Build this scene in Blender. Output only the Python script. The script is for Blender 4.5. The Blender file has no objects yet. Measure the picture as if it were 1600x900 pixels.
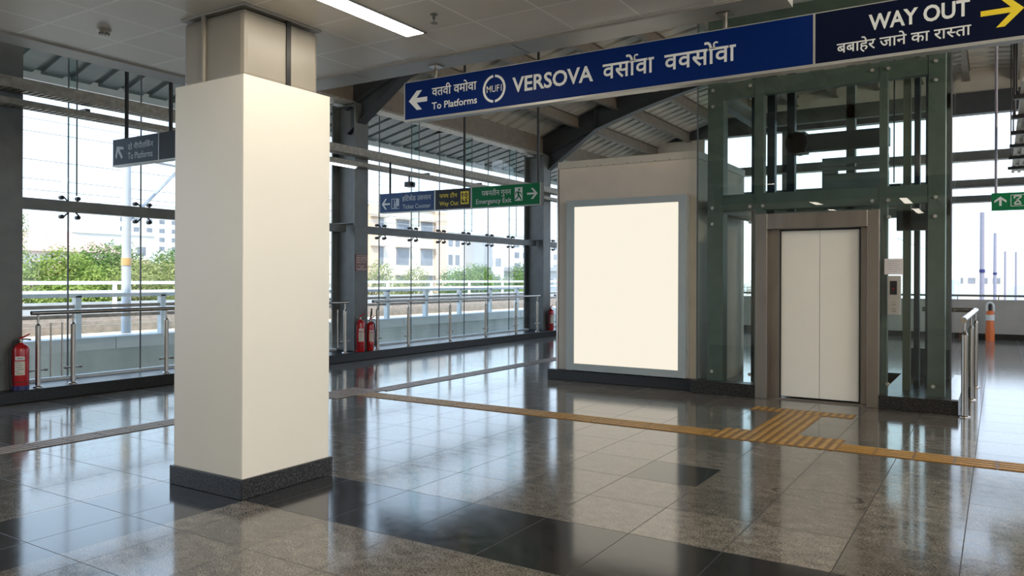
import bpy, bmesh, math, random
from mathutils import Vector, Matrix
random.seed(7)
SC = bpy.context.scene
COL = SC.collection
PI = math.pi

# ------------------------------------------------------------------ materials
def new_mat(name):
    m = bpy.data.materials.new(name)
    m.use_nodes = True
    nt = m.node_tree
    for n in list(nt.nodes):
        nt.nodes.remove(n)
    out = nt.nodes.new('ShaderNodeOutputMaterial')
    return m, nt, out

def mat(name, col, rough=0.5, metal=0.0, var=0.08, scale=6.0, bump=0.0, spec=0.5, stretch=(1, 1, 1)):
    m, nt, out = new_mat(name)
    b = nt.nodes.new('ShaderNodeBsdfPrincipled')
    b.inputs['Roughness'].default_value = rough
    b.inputs['Metallic'].default_value = metal
    b.inputs['Specular IOR Level'].default_value = spec
    tc = nt.nodes.new('ShaderNodeTexCoord')
    mp = nt.nodes.new('ShaderNodeMapping')
    mp.inputs['Scale'].default_value = stretch
    nz = nt.nodes.new('ShaderNodeTexNoise')
    nz.inputs['Scale'].default_value = scale
    nz.inputs['Detail'].default_value = 5
    cr = nt.nodes.new('ShaderNodeValToRGB')
    cr.color_ramp.elements[0].position = 0.3
    cr.color_ramp.elements[1].position = 0.7
    cr.color_ramp.elements[0].color = [max(0, c * (1 - var)) for c in col] + [1]
    cr.color_ramp.elements[1].color = [min(1, c * (1 + var)) for c in col] + [1]
    L = nt.links.new
    L(tc.outputs['Object'], mp.inputs['Vector'])
    L(mp.outputs['Vector'], nz.inputs['Vector'])
    L(nz.outputs['Fac'], cr.inputs['Fac'])
    L(cr.outputs['Color'], b.inputs['Base Color'])
    if bump:
        bp = nt.nodes.new('ShaderNodeBump')
        bp.inputs['Strength'].default_value = bump
        bp.inputs['Distance'].default_value = 0.01
        L(nz.outputs['Fac'], bp.inputs['Height'])
        L(bp.outputs['Normal'], b.inputs['Normal'])
    L(b.outputs['BSDF'], out.inputs['Surface'])
    return m

def emit_mat(name, col, strength):
    m, nt, out = new_mat(name)
    e = nt.nodes.new('ShaderNodeEmission')
    e.inputs['Color'].default_value = list(col) + [1]
    e.inputs['Strength'].default_value = strength
    nt.links.new(e.outputs[0], out.inputs['Surface'])
    return m

def glass_mat(name, tint, ior=1.5, gloss=(1, 1, 1)):
    m, nt, out = new_mat(name)
    t = nt.nodes.new('ShaderNodeBsdfTransparent')
    t.inputs['Color'].default_value = list(tint) + [1]
    g = nt.nodes.new('ShaderNodeBsdfGlossy')
    g.inputs['Roughness'].default_value = 0.0
    g.inputs['Color'].default_value = list(gloss) + [1]
    f = nt.nodes.new('ShaderNodeFresnel')
    f.inputs['IOR'].default_value = ior
    mx = nt.nodes.new('ShaderNodeMixShader')
    # a ray leaving the pane has already been split at its entry face
    ge = nt.nodes.new('ShaderNodeNewGeometry')
    sb = nt.nodes.new('ShaderNodeMath'); sb.operation = 'SUBTRACT'; sb.inputs[0].default_value = 1.0
    nt.links.new(ge.outputs['Backfacing'], sb.inputs[1])
    ml = nt.nodes.new('ShaderNodeMath'); ml.operation = 'MULTIPLY'
    nt.links.new(f.outputs[0], ml.inputs[0]); nt.links.new(sb.outputs[0], ml.inputs[1])
    nt.links.new(ml.outputs[0], mx.inputs['Fac'])
    nt.links.new(t.outputs[0], mx.inputs[1])
    nt.links.new(g.outputs[0], mx.inputs[2])
    nt.links.new(mx.outputs[0], out.inputs['Surface'])
    return m

class NB:
    """tiny node-graph helper"""
    def __init__(s, nt): s.nt = nt
    def m(s, op, a, b=None, c=None):
        n = s.nt.nodes.new('ShaderNodeMath'); n.operation = op
        for i, v in enumerate((a, b, c)):
            if v is None: continue
            if isinstance(v, (int, float)): n.inputs[i].default_value = v
            else: s.nt.links.new(v, n.inputs[i])
        return n.outputs[0]
    def mix(s, f, a, b):
        n = s.nt.nodes.new('ShaderNodeMix'); n.data_type = 'RGBA'
        for k, v in (('Factor', f), ('A', a), ('B', b)):
            i = [q for q in n.inputs if q.name == k and (k == 'Factor' and q.type == 'VALUE' or k != 'Factor' and q.type == 'RGBA')][0]
            if isinstance(v, (int, float)): i.default_value = v
            elif isinstance(v, (tuple, list)): i.default_value = list(v) + [1]
            else: s.nt.links.new(v, i)
        return [o for o in n.outputs if o.type == 'RGBA'][0]
    def noise(s, vec, scale, detail=4, rough=0.5):
        n = s.nt.nodes.new('ShaderNodeTexNoise')
        n.inputs['Scale'].default_value = scale; n.inputs['Detail'].default_value = detail
        n.inputs['Roughness'].default_value = rough
        s.nt.links.new(vec, n.inputs['Vector'])
        return n.outputs['Fac']
    def ramp(s, f, p0, c0, p1, c1):
        n = s.nt.nodes.new('ShaderNodeValToRGB')
        n.color_ramp.elements[0].position = p0; n.color_ramp.elements[1].position = p1
        n.color_ramp.elements[0].color = list(c0) + [1]; n.color_ramp.elements[1].color = list(c1) + [1]
        s.nt.links.new(f, n.inputs['Fac'])
        return n.outputs['Color']

def floor_mat():
    m, nt, out = new_mat('polished_granite_tiles')
    B = NB(nt); M = B.m
    tc = nt.nodes.new('ShaderNodeTexCoord')
    sp = nt.nodes.new('ShaderNodeSeparateXYZ')
    nt.links.new(tc.outputs['Object'], sp.inputs[0])
    x, y = sp.outputs['X'], sp.outputs['Y']
    P = tc.outputs['Object']
    inb = M('MULTIPLY', M('GREATER_THAN', y, 3.425), M('LESS_THAN', y, 4.215))
    low = M('LESS_THAN', y, 3.425)
    u = M('DIVIDE', M('ADD', x, 1.838), 0.558)
    v_hi = M('DIVIDE', M('SUBTRACT', y, 4.215), 0.6)
    v_in = M('DIVIDE', M('SUBTRACT', y, 3.425), 0.79)
    v_lo = M('DIVIDE', M('SUBTRACT', y, 3.425), 0.6)
    v = M('ADD', M('ADD', M('MULTIPLY', low, v_lo), M('MULTIPLY', inb, v_in)),
          M('MULTIPLY', M('SUBTRACT', M('SUBTRACT', 1.0, low), inb), v_hi))
    fu, fv = M('FRACT', u), M('FRACT', v)
    iu, iv = M('FLOOR', u), M('ADD', M('FLOOR', v), M('MULTIPLY', low, 77.0))
    # dark bands on the pillar lines and one odd dark tile
    bx = M('MULTIPLY', inb, M('GREATER_THAN', x, -5.15))
    by = M('MULTIPLY', M('MULTIPLY', M('GREATER_THAN', x, -5.15), M('LESS_THAN', x, -4.28)), M('LESS_THAN', y, 4.215))
    odd = M('MULTIPLY', M('MULTIPLY', M('GREATER_THAN', x, -2.396), M('LESS_THAN', x, -1.838)),
            M('MULTIPLY', M('GREATER_THAN', y, 5.415), M('LESS_THAN', y, 6.015)))
    dark = M('MAXIMUM', M('MAXIMUM', bx, by), odd)
    # joints
    ju = M('LESS_THAN', M('MINIMUM', fu, M('SUBTRACT', 1.0, fu)), 0.0052)
    jv = M('LESS_THAN', M('MINIMUM', fv, M('SUBTRACT', 1.0, fv)), 0.0048)
    joint = M('MAXIMUM', ju, jv)
    wn = nt.nodes.new('ShaderNodeTexWhiteNoise'); wn.noise_dimensions = '2D'
    cb = nt.nodes.new('ShaderNodeCombineXYZ')
    nt.links.new(iu, cb.inputs[0]); nt.links.new(iv, cb.inputs[1])
    nt.links.new(cb.outputs[0], wn.inputs['Vector'])
    rnd = wn.outputs['Value']
    # grain
    mp = nt.nodes.new('ShaderNodeMapping'); mp.inputs['Rotation'].default_value = (0, 0, 0.7)
    mp.inputs['Scale'].default_value = (1, 1.35, 1)
    nt.links.new(P, mp.inputs['Vector'])
    g1 = B.noise(mp.outputs[0], 75, 5, 0.8)
    g2 = B.noise(mp.outputs[0], 9, 5, 0.6)
    g = M('ADD', M('MULTIPLY', g1, 0.78), M('MULTIPLY', g2, 0.22))
    grey = B.ramp(g, 0.42, (0.036, 0.032, 0.027), 0.585, (0.27, 0.243, 0.205))
    tone = M('ADD', 0.72, M('MULTIPLY', rnd, 0.5))
    tn = nt.nodes.new('ShaderNodeMix'); tn.data_type = 'RGBA'; tn.blend_type = 'MULTIPLY'
    fac = [q for q in tn.inputs if q.name == 'Factor' and q.type == 'VALUE'][0]; fac.default_value = 1.0
    a = [q for q in tn.inputs if q.name == 'A' and q.type == 'RGBA'][0]
    b = [q for q in tn.inputs if q.name == 'B' and q.type == 'RGBA'][0]
    nt.links.new(grey, a)
    cc = nt.nodes.new('ShaderNodeCombineColor')
    for i in range(3): nt.links.new(tone, cc.inputs[i])
    nt.links.new(cc.outputs[0], b)
    grey2 = [o for o in tn.outputs if o.type == 'RGBA'][0]
    black = B.ramp(g, 0.38, (0.008, 0.008, 0.009), 0.68, (0.045, 0.043, 0.042))
    c = B.mix(dark, grey2, black)
    # the scuffed arc worn into one tile
    dx, dy = M('SUBTRACT', x, -1.05), M('SUBTRACT', y, 5.67)
    rr = M('ADD', M('SQRT', M('ADD', M('MULTIPLY', M('MULTIPLY', dx, dx), 0.9), M('MULTIPLY', M('MULTIPLY', dy, dy), 5.0))),
           M('MULTIPLY', M('SUBTRACT', B.noise(P, 5, 3), 0.5), 0.18))
    ring = M('MULTIPLY', M('LESS_THAN', M('ABSOLUTE', M('SUBTRACT', rr, 0.27)), 0.018), M('GREATER_THAN', B.noise(P, 3.1, 2), 0.44))
    c = B.mix(M('MULTIPLY', ring, 0.7), c, (0.02, 0.022, 0.02))
    c = B.mix(joint, c, (0.03, 0.027, 0.024))
    bs = nt.nodes.new('ShaderNodeBsdfPrincipled')
    nt.links.new(c, bs.inputs['Base Color'])
    r0 = M('ADD', 0.06, M('MULTIPLY', g2, 0.10))
    nt.links.new(M('ADD', r0, M('MULTIPLY', joint, 0.4)), bs.inputs['Roughness'])
    bs.inputs['IOR'].default_value = 1.66
    bp = nt.nodes.new('ShaderNodeBump'); bp.inputs['Strength'].default_value = 0.05; bp.inputs['Distance'].default_value = 0.004
    h = M('ADD', B.noise(P, 5.5, 3), M('MULTIPLY', rnd, 0.6))
    nt.links.new(h, bp.inputs['Height'])
    nt.links.new(bp.outputs[0], bs.inputs['Normal'])
    nt.links.new(bs.outputs[0], out.inputs['Surface'])
    return m

def ceiling_mat():
    m, nt, out = new_mat('ceiling_panels')
    B = NB(nt); M = B.m
    tc = nt.nodes.new('ShaderNodeTexCoord'); sp = nt.nodes.new('ShaderNodeSeparateXYZ')
    nt.links.new(tc.outputs['Object'], sp.inputs[0])
    u = M('DIVIDE', M('ADD', sp.outputs['X'], 5.94), 0.54)
    v = M('DIVIDE', M('SUBTRACT', sp.outputs['Y'], 2.995), 0.54)
    fu, fv = M('FRACT', u), M('FRACT', v)
    cu = M('MINIMUM', fu, M('SUBTRACT', 1.0, fu)); cv = M('MINIMUM', fv, M('SUBTRACT', 1.0, fv))
    j = M('LESS_THAN', M('MINIMUM', cu, cv), 0.017)
    wn = nt.nodes.new('ShaderNodeTexWhiteNoise'); wn.noise_dimensions = '2D'
    cb = nt.nodes.new('ShaderNodeCombineXYZ')
    nt.links.new(M('FLOOR', u), cb.inputs[0]); nt.links.new(M('FLOOR', v), cb.inputs[1])
    nt.links.new(cb.outputs[0], wn.inputs['Vector'])
    n2 = B.noise(tc.outputs['Object'], 3, 4)
    f = M('ADD', M('MULTIPLY', wn.outputs['Value'], 0.5), M('MULTIPLY', n2, 0.5))
    c = B.ramp(f, 0.2, (0.70, 0.665, 0.61), 0.8, (0.80, 0.765, 0.70))
    c = B.mix(j, c, (0.97, 0.95, 0.91))
    bs = nt.nodes.new('ShaderNodeBsdfPrincipled')
    nt.links.new(c, bs.inputs['Base Color'])
    bs.inputs['Roughness'].default_value = 0.33
    bs.inputs['IOR'].default_value = 1.5
    nt.links.new(bs.outputs[0], out.inputs['Surface'])
    return m

def leaf_mat(name, a, b):
    m, nt, out = new_mat(name)
    B = NB(nt)
    tc = nt.nodes.new('ShaderNodeTexCoord')
    c = B.ramp(B.noise(tc.outputs['Object'], 1.3, 6, 0.7), 0.35, a, 0.65, b)
    d = nt.nodes.new('ShaderNodeBsdfDiffuse'); t = nt.nodes.new('ShaderNodeBsdfTranslucent')
    nt.links.new(c, d.inputs[0]); nt.links.new(c, t.inputs[0])
    mx = nt.nodes.new('ShaderNodeMixShader'); mx.inputs[0].default_value = 0.35
    nt.links.new(d.outputs[0], mx.inputs[1]); nt.links.new(t.outputs[0], mx.inputs[2])
    nt.links.new(mx.outputs[0], out.inputs['Surface'])
    return m

def granite_mat(name, a, b, rough):
    m, nt, out = new_mat(name)
    B = NB(nt)
    tc = nt.nodes.new('ShaderNodeTexCoord')
    c = B.ramp(B.noise(tc.outputs['Object'], 70, 5, 0.8), 0.47, a, 0.62, b)
    bs = nt.nodes.new('ShaderNodeBsdfPrincipled')
    nt.links.new(c, bs.inputs['Base Color'])
    bs.inputs['Roughness'].default_value = rough
    bs.inputs['Specular IOR Level'].default_value = 0.3
    nt.links.new(bs.outputs[0], out.inputs['Surface'])
    return m

MT = dict(
    floor=floor_mat(), ceiling=ceiling_mat(),
    clad=mat('white_cladding', (0.80, 0.75, 0.645), 0.42, var=0.012, scale=2),
    shaft=mat('beige_panel', (0.29, 0.262, 0.218), 0.32, var=0.05, scale=3),
    shaft_trim=mat('grey_beige_trim', (0.36, 0.33, 0.29), 0.4),
    granite=granite_mat('black_granite', (0.003, 0.003, 0.003), (0.075, 0.068, 0.06), 0.3),
    kerb=granite_mat('dark_kerb_stone', (0.008, 0.008, 0.008), (0.030, 0.028, 0.025), 0.32),
    steel=mat('dark_grey_paint', (0.12, 0.125, 0.118), 0.42, var=0.14, scale=5),
    rafter=mat('charcoal_paint', (0.050, 0.053, 0.058), 0.5, var=0.1),
    purlin=mat('brown_grey_paint', (0.19, 0.155, 0.12), 0.55, var=0.12),
    eave=mat('teal_eave_sheet', (0.13, 0.155, 0.155), 0.5, var=0.1),
    deck=mat('galvanised_deck', (0.60, 0.545, 0.47), 0.5, metal=0.1, var=0.12, scale=1.2),
    soffit=mat('grey_soffit_metal', (0.33, 0.325, 0.305), 0.35, var=0.12, scale=2.5),
    tray=mat('galvanised_tray', (0.30, 0.275, 0.235), 0.5, metal=0.2, var=0.25, scale=14),
    inox=mat('polished_steel', (0.47, 0.43, 0.385), 0.24, metal=1.0, var=0.06, scale=3, stretch=(20, 20, 1)),
    portal=mat('brushed_steel', (0.27, 0.238, 0.205), 0.4, metal=1.0, var=0.12, scale=2.2, stretch=(3, 3, 0.6)),
    door=mat('cream_lift_door', (0.90, 0.86, 0.75), 0.38, var=0.015, scale=3),
    wall=mat('beige_wall_paint', (0.64, 0.555, 0.465), 0.6, var=0.05, scale=3),
    wallcap=mat('beige_coping', (0.52, 0.475, 0.40), 0.5, var=0.05),
    boxframe=mat('grey_green_frame', (0.36, 0.405, 0.40), 0.38, var=0.04),
    boxside=mat('aluminium_side', (0.58, 0.57, 0.54), 0.35, metal=0.2, var=0.04),
    blackpaint=mat('black_paint', (0.012, 0.012, 0.013), 0.4),
    bolt=mat('steel_bolt', (0.46, 0.44, 0.40), 0.35, metal=0.7),
    liftframe=mat('green_grey_paint', (0.115, 0.125, 0.11), 0.45, var=0.1),
    olive=mat('olive_rail', (0.18, 0.19, 0.14), 0.45, var=0.1),
    navyrail=mat('blue_black_rail', (0.02, 0.027, 0.036), 0.4, var=0.1),
    car=mat('lift_car_grey', (0.22, 0.25, 0.25), 0.45, var=0.08),
    signblue=mat('sign_blue', (0.001, 0.016, 0.115), 0.5, spec=0.1, var=0.03),
    signnavy=mat('sign_navy', (0.002, 0.005, 0.022), 0.5, spec=0.1, var=0.03),
    signslate=mat('sign_slate', (0.045, 0.062, 0.085), 0.5, spec=0.2, var=0.04),
    signmid=mat('sign_mid_blue', (0.035, 0.075, 0.19), 0.5, spec=0.2, var=0.03),
    signchar=mat('sign_charcoal', (0.028, 0.032, 0.040), 0.5, spec=0.2, var=0.04),
    signgreen=mat('sign_green', (0.004, 0.17, 0.06), 0.5, spec=0.2, var=0.03),
    signframe=mat('sign_aluminium', (0.40, 0.40, 0.375), 0.35, metal=0.3, var=0.04),
    white=mat('white_lettering', (0.72, 0.74, 0.73), 0.5, var=0.02),
    paleblue=mat('pale_lettering', (0.50, 0.56, 0.61), 0.5, var=0.02),
    yellow=mat('yellow_lettering', (0.78, 0.60, 0.02), 0.5, var=0.02),
    tactile_rib=mat('ochre_rib', (0.46, 0.255, 0.065), 0.4, var=0.1, scale=9),
    tactbrown=mat('brown_tactile', (0.075, 0.052, 0.04), 0.42, var=0.14, scale=9),
    tactbrown_rib=mat('brown_rib', (0.38, 0.285, 0.22), 0.4, var=0.1, scale=9),
    tactile=mat('ochre_tactile', (0.21, 0.105, 0.024), 0.42, var=0.14, scale=9),
    red=mat('red_enamel', (0.44, 0.012, 0.016), 0.22, var=0.05),
    blueband=mat('dark_blue_band', (0.02, 0.02, 0.11), 0.35),
    rubber=mat('black_rubber', (0.014, 0.014, 0.015), 0.55),
    label=mat('cream_label', (0.66, 0.63, 0.52), 0.5, var=0.05, scale=30),
    notice=mat('maroon_notice', (0.16, 0.05, 0.04), 0.45, var=0.06),
    noticeline=mat('pink_lettering', (0.62, 0.47, 0.42), 0.5),
    paper=mat('white_paper', (0.70, 0.66, 0.64), 0.7, var=0.03),
    ink=mat('grey_ink', (0.33, 0.31, 0.31), 0.6),
    orange=mat('orange_plastic', (0.72, 0.16, 0.03), 0.45, var=0.06),
    amber=mat('amber_band', (0.75, 0.47, 0.20), 0.5),
    concrete=mat('grey_concrete', (0.40, 0.385, 0.355), 0.75, var=0.12, scale=1.6, bump=0.05),
    girder=mat('weathered_girder', (0.48, 0.51, 0.515), 0.8, var=0.22, scale=1.0, stretch=(1, 1.6, 0.4)),
    coping=mat('pale_concrete_coping', (0.60, 0.61, 0.61), 0.75, var=0.08, scale=1.4),
    ballast=mat('sandy_track_bed', (0.84, 0.71, 0.57), 0.9, var=0.15, scale=8),
    railbrown=mat('rusty_rail', (0.30, 0.25, 0.21), 0.6, var=0.2, scale=8),
    fence=mat('pale_galvanised', (0.66, 0.70, 0.72), 0.5, var=0.06),
    mast=mat('lavender_grey_paint', (0.25, 0.24, 0.30), 0.5, var=0.05),
    mastlight=mat('pale_mast_paint', (0.62, 0.66, 0.72), 0.5, var=0.05),
    wire=mat('dull_wire', (0.42, 0.42, 0.43), 0.6),
    bwhite=mat('white_building_render', (0.76, 0.73, 0.70), 0.85, var=0.04, scale=0.3),
    bcream=mat('cream_building_render', (0.78, 0.68, 0.56), 0.85, var=0.06, scale=0.3),
    bpeach=mat('peach_building_render', (0.72, 0.52, 0.38), 0.85, var=0.05, scale=0.3),
    bgrey=mat('grey_building_render', (0.42, 0.42, 0.43), 0.85, var=0.06, scale=0.3),
    broof=mat('grey_roof_sheet', (0.36, 0.36, 0.37), 0.8, var=0.05, scale=0.3),
    btile=mat('red_tile_roof', (0.56, 0.36, 0.28), 0.85, var=0.15, scale=1.5),
    bwin=mat('dull_window', (0.23, 0.24, 0.27), 0.3, var=0.2, scale=0.8),
    bsill=mat('tan_window_hood', (0.52, 0.44, 0.37), 0.8),
    bark=mat('bark', (0.20, 0.15, 0.10), 0.9, var=0.2),
    leaf_a=leaf_mat('leaves_yellow_green', (0.16, 0.25, 0.05), (0.45, 0.50, 0.14)),
    leaf_b=leaf_mat('leaves_mid_green', (0.075, 0.16, 0.04), (0.27, 0.36, 0.11)),
    leaf_c=leaf_mat('leaves_olive', (0.20, 0.23, 0.07), (0.46, 0.46, 0.19)),
    ground=mat('outside_ground', (0.34, 0.33, 0.27), 0.95, var=0.2, scale=0.1),
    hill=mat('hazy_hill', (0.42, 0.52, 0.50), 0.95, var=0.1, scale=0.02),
    glass=glass_mat('clear_glass', (0.965, 0.985, 0.985), 1.45),
    fin=glass_mat('pale_teal_fin_glass', (0.88, 0.955, 0.95), 1.45),
    liftglass=glass_mat('green_tinted_glass', (0.86, 0.92, 0.895), 1.52),
    sideglass=glass_mat('pale_glass', (0.955, 0.965, 0.95), 1.5),
    seal=mat('dark_sealant', (0.09, 0.095, 0.10), 0.6),
    tube=emit_mat('fluorescent_white', (1.0, 0.91, 0.77), 13.0),
    filllamp=emit_mat('fill_lamp_warm', (1.0, 0.86, 0.66), 108.0),  # glow of the added lamps that fill the hall
    traylamp=emit_mat('tray_lamp_white', (1.0, 0.98, 0.94), 3.0),
    backlight=emit_mat('warm_backlight', (1.0, 0.925, 0.775), 0.71),
    led=emit_mat('red_digit', (0.6, 0.03, 0.02), 0.25),
    shade_dark=mat('dark_display', (0.008, 0.008, 0.009), 0.25),
)

# ------------------------------------------------------------------ geometry
ORG = {}
def org(o):
    return ORG.get(o.name, Vector((0, 0, 0))) if o else Vector((0, 0, 0))

class G:
    def __init__(s): s.v = []; s.f = []; s.sm = []
    def add(s, vs, fs, smooth=False):
        k = len(s.v); s.v += [tuple(p) for p in vs]
        for f in fs: s.f.append([i + k for i in f]); s.sm.append(smooth)
        return s
    def box(s, x0, x1, y0, y1, z0, z1):
        x0, x1 = min(x0, x1), max(x0, x1); y0, y1 = min(y0, y1), max(y0, y1); z0, z1 = min(z0, z1), max(z0, z1)
        vs = [(x, y, z) for z in (z0, z1) for y in (y0, y1) for x in (x0, x1)]
        return s.add(vs, [(0, 2, 3, 1), (4, 5, 7, 6), (0, 1, 5, 4), (2, 6, 7, 3), (0, 4, 6, 2), (1, 3, 7, 5)])
    def tube(s, pts, r, n=12, caps=True):
        pts = [Vector(p) for p in pts]
        rs = r if isinstance(r, (list, tuple)) else [r] * len(pts)
        rings = []
        ref = None
        for i, p in enumerate(pts):
            a = pts[max(i - 1, 0)]; b = pts[min(i + 1, len(pts) - 1)]
            t = (b - a).normalized()
            if ref is None or abs(ref.dot(t)) > 0.95:
                ref = Vector((0, 0, 1)) if abs(t.z) < 0.9 else Vector((1, 0, 0))
            u = t.cross(ref).normalized(); w = u.cross(t).normalized(); ref = w
            rings.append([p + (u * math.cos(2 * PI * k / n) + w * math.sin(2 * PI * k / n)) * rs[i] for k in range(n)])
        vs = [q for R in rings for q in R]
        fs = []
        for i in range(len(pts) - 1):
            for k in range(n):
                fs.append((i * n + k, i * n + (k + 1) % n, (i + 1) * n + (k + 1) % n, (i + 1) * n + k))
        s.add(vs, fs, True)
        if caps:
            s.add(rings[0], [tuple(range(n))[::-1]]); s.add(rings[-1], [tuple(range(n))])
        return s
    def lathe(s, c, prof, n=24, a0=0.0, a1=2 * PI):
        full = abs(a1 - a0 - 2 * PI) < 1e-6
        m = n if full else n + 1
        vs = []
        for r, z in prof:
            for k in range(m):
                a = a0 + (a1 - a0) * k / n
                vs.append((c[0] + r * math.cos(a), c[1] + r * math.sin(a), c[2] + z))
        fs = []
        for i in range(len(prof) - 1):
            for k in range(n):
                k2 = (k + 1) % m if full else k + 1
                fs.append((i * m + k, i * m + k2, (i + 1) * m + k2, (i + 1) * m + k))
        s.add(vs, fs, True)
        if full:
            if prof[0][0] > 1e-4: s.add(vs[:m], [tuple(range(m))[::-1]])
            if prof[-1][0] > 1e-4: s.add(vs[-m:], [tuple(range(m))])
        return s
    def poly_y(s, pts, y0, y1):
        """a 2-D outline in x,z given thickness from y0 to y1 (faces -Y)"""
        n = len(pts)
        vs = [(p[0], y0, p[1]) for p in pts] + [(p[0], y1, p[1]) for p in pts]
        fs = [tuple(range(n)), tuple(range(2 * n - 1, n - 1, -1))]
        fs += [(i, i + n, (i + 1) % n + n, (i + 1) % n) for i in range(n)]
        return s.add(vs, fs)
    def bar_y(s, a, b, w, y0, y1):
        a, b = Vector(a), Vector(b); d = (b - a).normalized(); p = Vector((-d.y, d.x)) * w / 2
        return s.poly_y([a + p, a - p, b - p, b + p], y0, y1)
    def sweep_x(s, prof, x0, x1):
        """profile in y,z swept along x"""
        n = len(prof)
        vs = [(x0, p[0], p[1]) for p in prof] + [(x1, p[0], p[1]) for p in prof]
        fs = [tuple(range(n)), tuple(range(2 * n - 1, n - 1, -1))] + [(i, i + n, (i + 1) % n + n, (i + 1) % n) for i in range(n)]
        return s.add(vs, fs)
    def build(s, name, m, parent=None, bevel=0.0, seg=2, kind=None, label=None):
        me = bpy.data.meshes.new(name)
        o0 = org(parent)
        me.from_pydata([(p[0] - o0.x, p[1] - o0.y, p[2] - o0.z) for p in s.v], [], s.f)
        bm = bmesh.new(); bm.from_mesh(me)
        for f, q in zip(bm.faces, s.sm): f.smooth = q
        bmesh.ops.recalc_face_normals(bm, faces=bm.faces)
        bm.to_mesh(me); bm.free()
        me.materials.append(MT[m] if isinstance(m, str) else m)
        o = bpy.data.objects.new(name, me); COL.objects.link(o)
        if parent:
            o.parent = parent; ORG[o.name] = o0
        if bevel:
            md = o.modifiers.new('edge', 'BEVEL'); md.width = bevel; md.segments = seg; md.limit_method = 'ANGLE'
        if kind: o['kind'] = kind
        if label: o['label'] = label
        return o

def box(name, m, b, parent=None, bevel=0.0, **k):
    return G().box(*b).build(name, m, parent, bevel, **k)

def thing(name, loc, label, cat, group=None, kind=None):
    o = bpy.data.objects.new(name, None); COL.objects.link(o)
    o.location = loc; o.empty_display_size = 0.1
    ORG[o.name] = Vector(loc)
    if label: o['label'] = label
    if cat: o['category'] = cat
    if group: o['group'] = group
    if kind: o['kind'] = kind
    return o

def tag(o, label, cat, group=None):
    o['label'] = label; o['category'] = cat
    if group: o['group'] = group
    return o

def struct(name, loc=(0, 0, 0)):
    o = thing(name, loc, None, None, kind='structure')
    return o

def copy_tree(o, parent=None):
    c = o.copy(); COL.objects.link(c)
    if parent: c.parent = parent
    for ch in list(o.children): copy_tree(ch, c)
    return c

# ------------------------------------------------------------------ lettering
def glyph_mesh(body, bold):
    c = bpy.data.curves.new('lettering', 'FONT'); c.body = body; c.size = 1.0
    c.offset = bold; c.resolution_u = 3; c.extrude = 0.0
    o = bpy.data.objects.new('lettering', c); COL.objects.link(o)
    bpy.context.view_layer.update()
    dg = bpy.context.evaluated_depsgraph_get()
    me = bpy.data.meshes.new_from_object(o.evaluated_get(dg))
    vs = [(v.co.x, v.co.y) for v in me.vertices]; fs = [list(p.vertices) for p in me.polygons]
    bpy.data.objects.remove(o); bpy.data.curves.remove(c); bpy.data.meshes.remove(me)
    return vs, fs

def half_sa(bold):
    """the joined form of SA: the letter without its right stem"""
    vs, fs = glyph_mesh('स', bold)
    bm = bmesh.new(); q = [bm.verts.new((x, y, 0)) for x, y in vs]
    for f in fs:
        try: bm.faces.new([q[i] for i in f])
        except ValueError: pass
    w = max(x for x, y in vs)
    bmesh.ops.bisect_plane(bm, geom=bm.verts[:] + bm.edges[:] + bm.faces[:], plane_co=(w * 0.70, 0, 0), plane_no=(1, 0, 0), clear_outer=True)
    bm.verts.index_update()
    r = [(v.co.x, v.co.y) for v in bm.verts], [[v.index for v in f.verts] for f in bm.faces]
    bm.free()
    return r

def compose(parts, bold=0.012):
    """parts: strings, '~' for the joined SA; '^' after a string puts the reph hook over its last sign"""
    V, F, x = [], [], 0.0
    for p in parts:
        hook = p.endswith('^'); q = p.rstrip('^')
        if q == ' ':
            x += 0.26; continue
        vs, fs = half_sa(bold) if q == '~' else glyph_mesh(q, bold)
        x0 = min(v[0] for v in vs); x1 = max(v[0] for v in vs)
        k = len(V)
        V += [(a - x0 + x, b) for a, b in vs]; F += [[i + k for i in f] for f in fs]
        if hook:
            head = ref_band('व', bold)[1]
            cx, cy, r, w = x + (x1 - x0) - 0.045, head + 0.115, 0.095, 0.032
            k = len(V); n = 10
            for i in range(n + 1):
                a = PI * (1.22 - 1.0 * i / n)
                V += [(cx + 0.085 + (r + w) * math.cos(a), cy + (r + w) * math.sin(a)), (cx + 0.085 + (r - w) * math.cos(a), cy + (r - w) * math.sin(a))]
            F += [[k + 2 * i, k + 2 * i + 1, k + 2 * i + 3, k + 2 * i + 2] for i in range(n)]
            V += [(cx - 0.035, head - 0.05), (cx + 0.035, head - 0.05), (cx + 0.05, cy - 0.03), (cx - 0.045, cy - 0.03)]
            F.append([len(V) - 4, len(V) - 3, len(V) - 2, len(V) - 1])
        x += (x1 - x0) - 0.012
    return V, F

REF = {}
def ref_band(ch, bold):
    if (ch, bold) not in REF:
        vs, _ = glyph_mesh(ch, bold)
        REF[(ch, bold)] = (min(v[1] for v in vs), max(v[1] for v in vs))
    return REF[(ch, bold)]

def letters(parent, body, x0, x1, z0, z1, yf, m, dev=False, bold=0.012, name='lettering', shear=0):
    """lettering standing on a face that looks towards -Y; z0..z1 is base to cap or head line"""
    V, F = compose(body, bold) if dev else glyph_mesh(body, bold)
    b0, b1 = ref_band('व' if dev else 'E', bold)
    a0 = min(v[0] for v in V); a1 = max(v[0] for v in V)
    sx = (x1 - x0) / (a1 - a0); sz = (z1 - z0) / (b1 - b0)
    g = G()
    P = [(x0 + (v[0] - a0) * sx, z0 + (v[1] - b0) * sz) for v in V]
    n = len(P)
    g.add([(p[0], yf - 0.0025, p[1]) for p in P], F)
    return g.build(name, m, parent)

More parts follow.
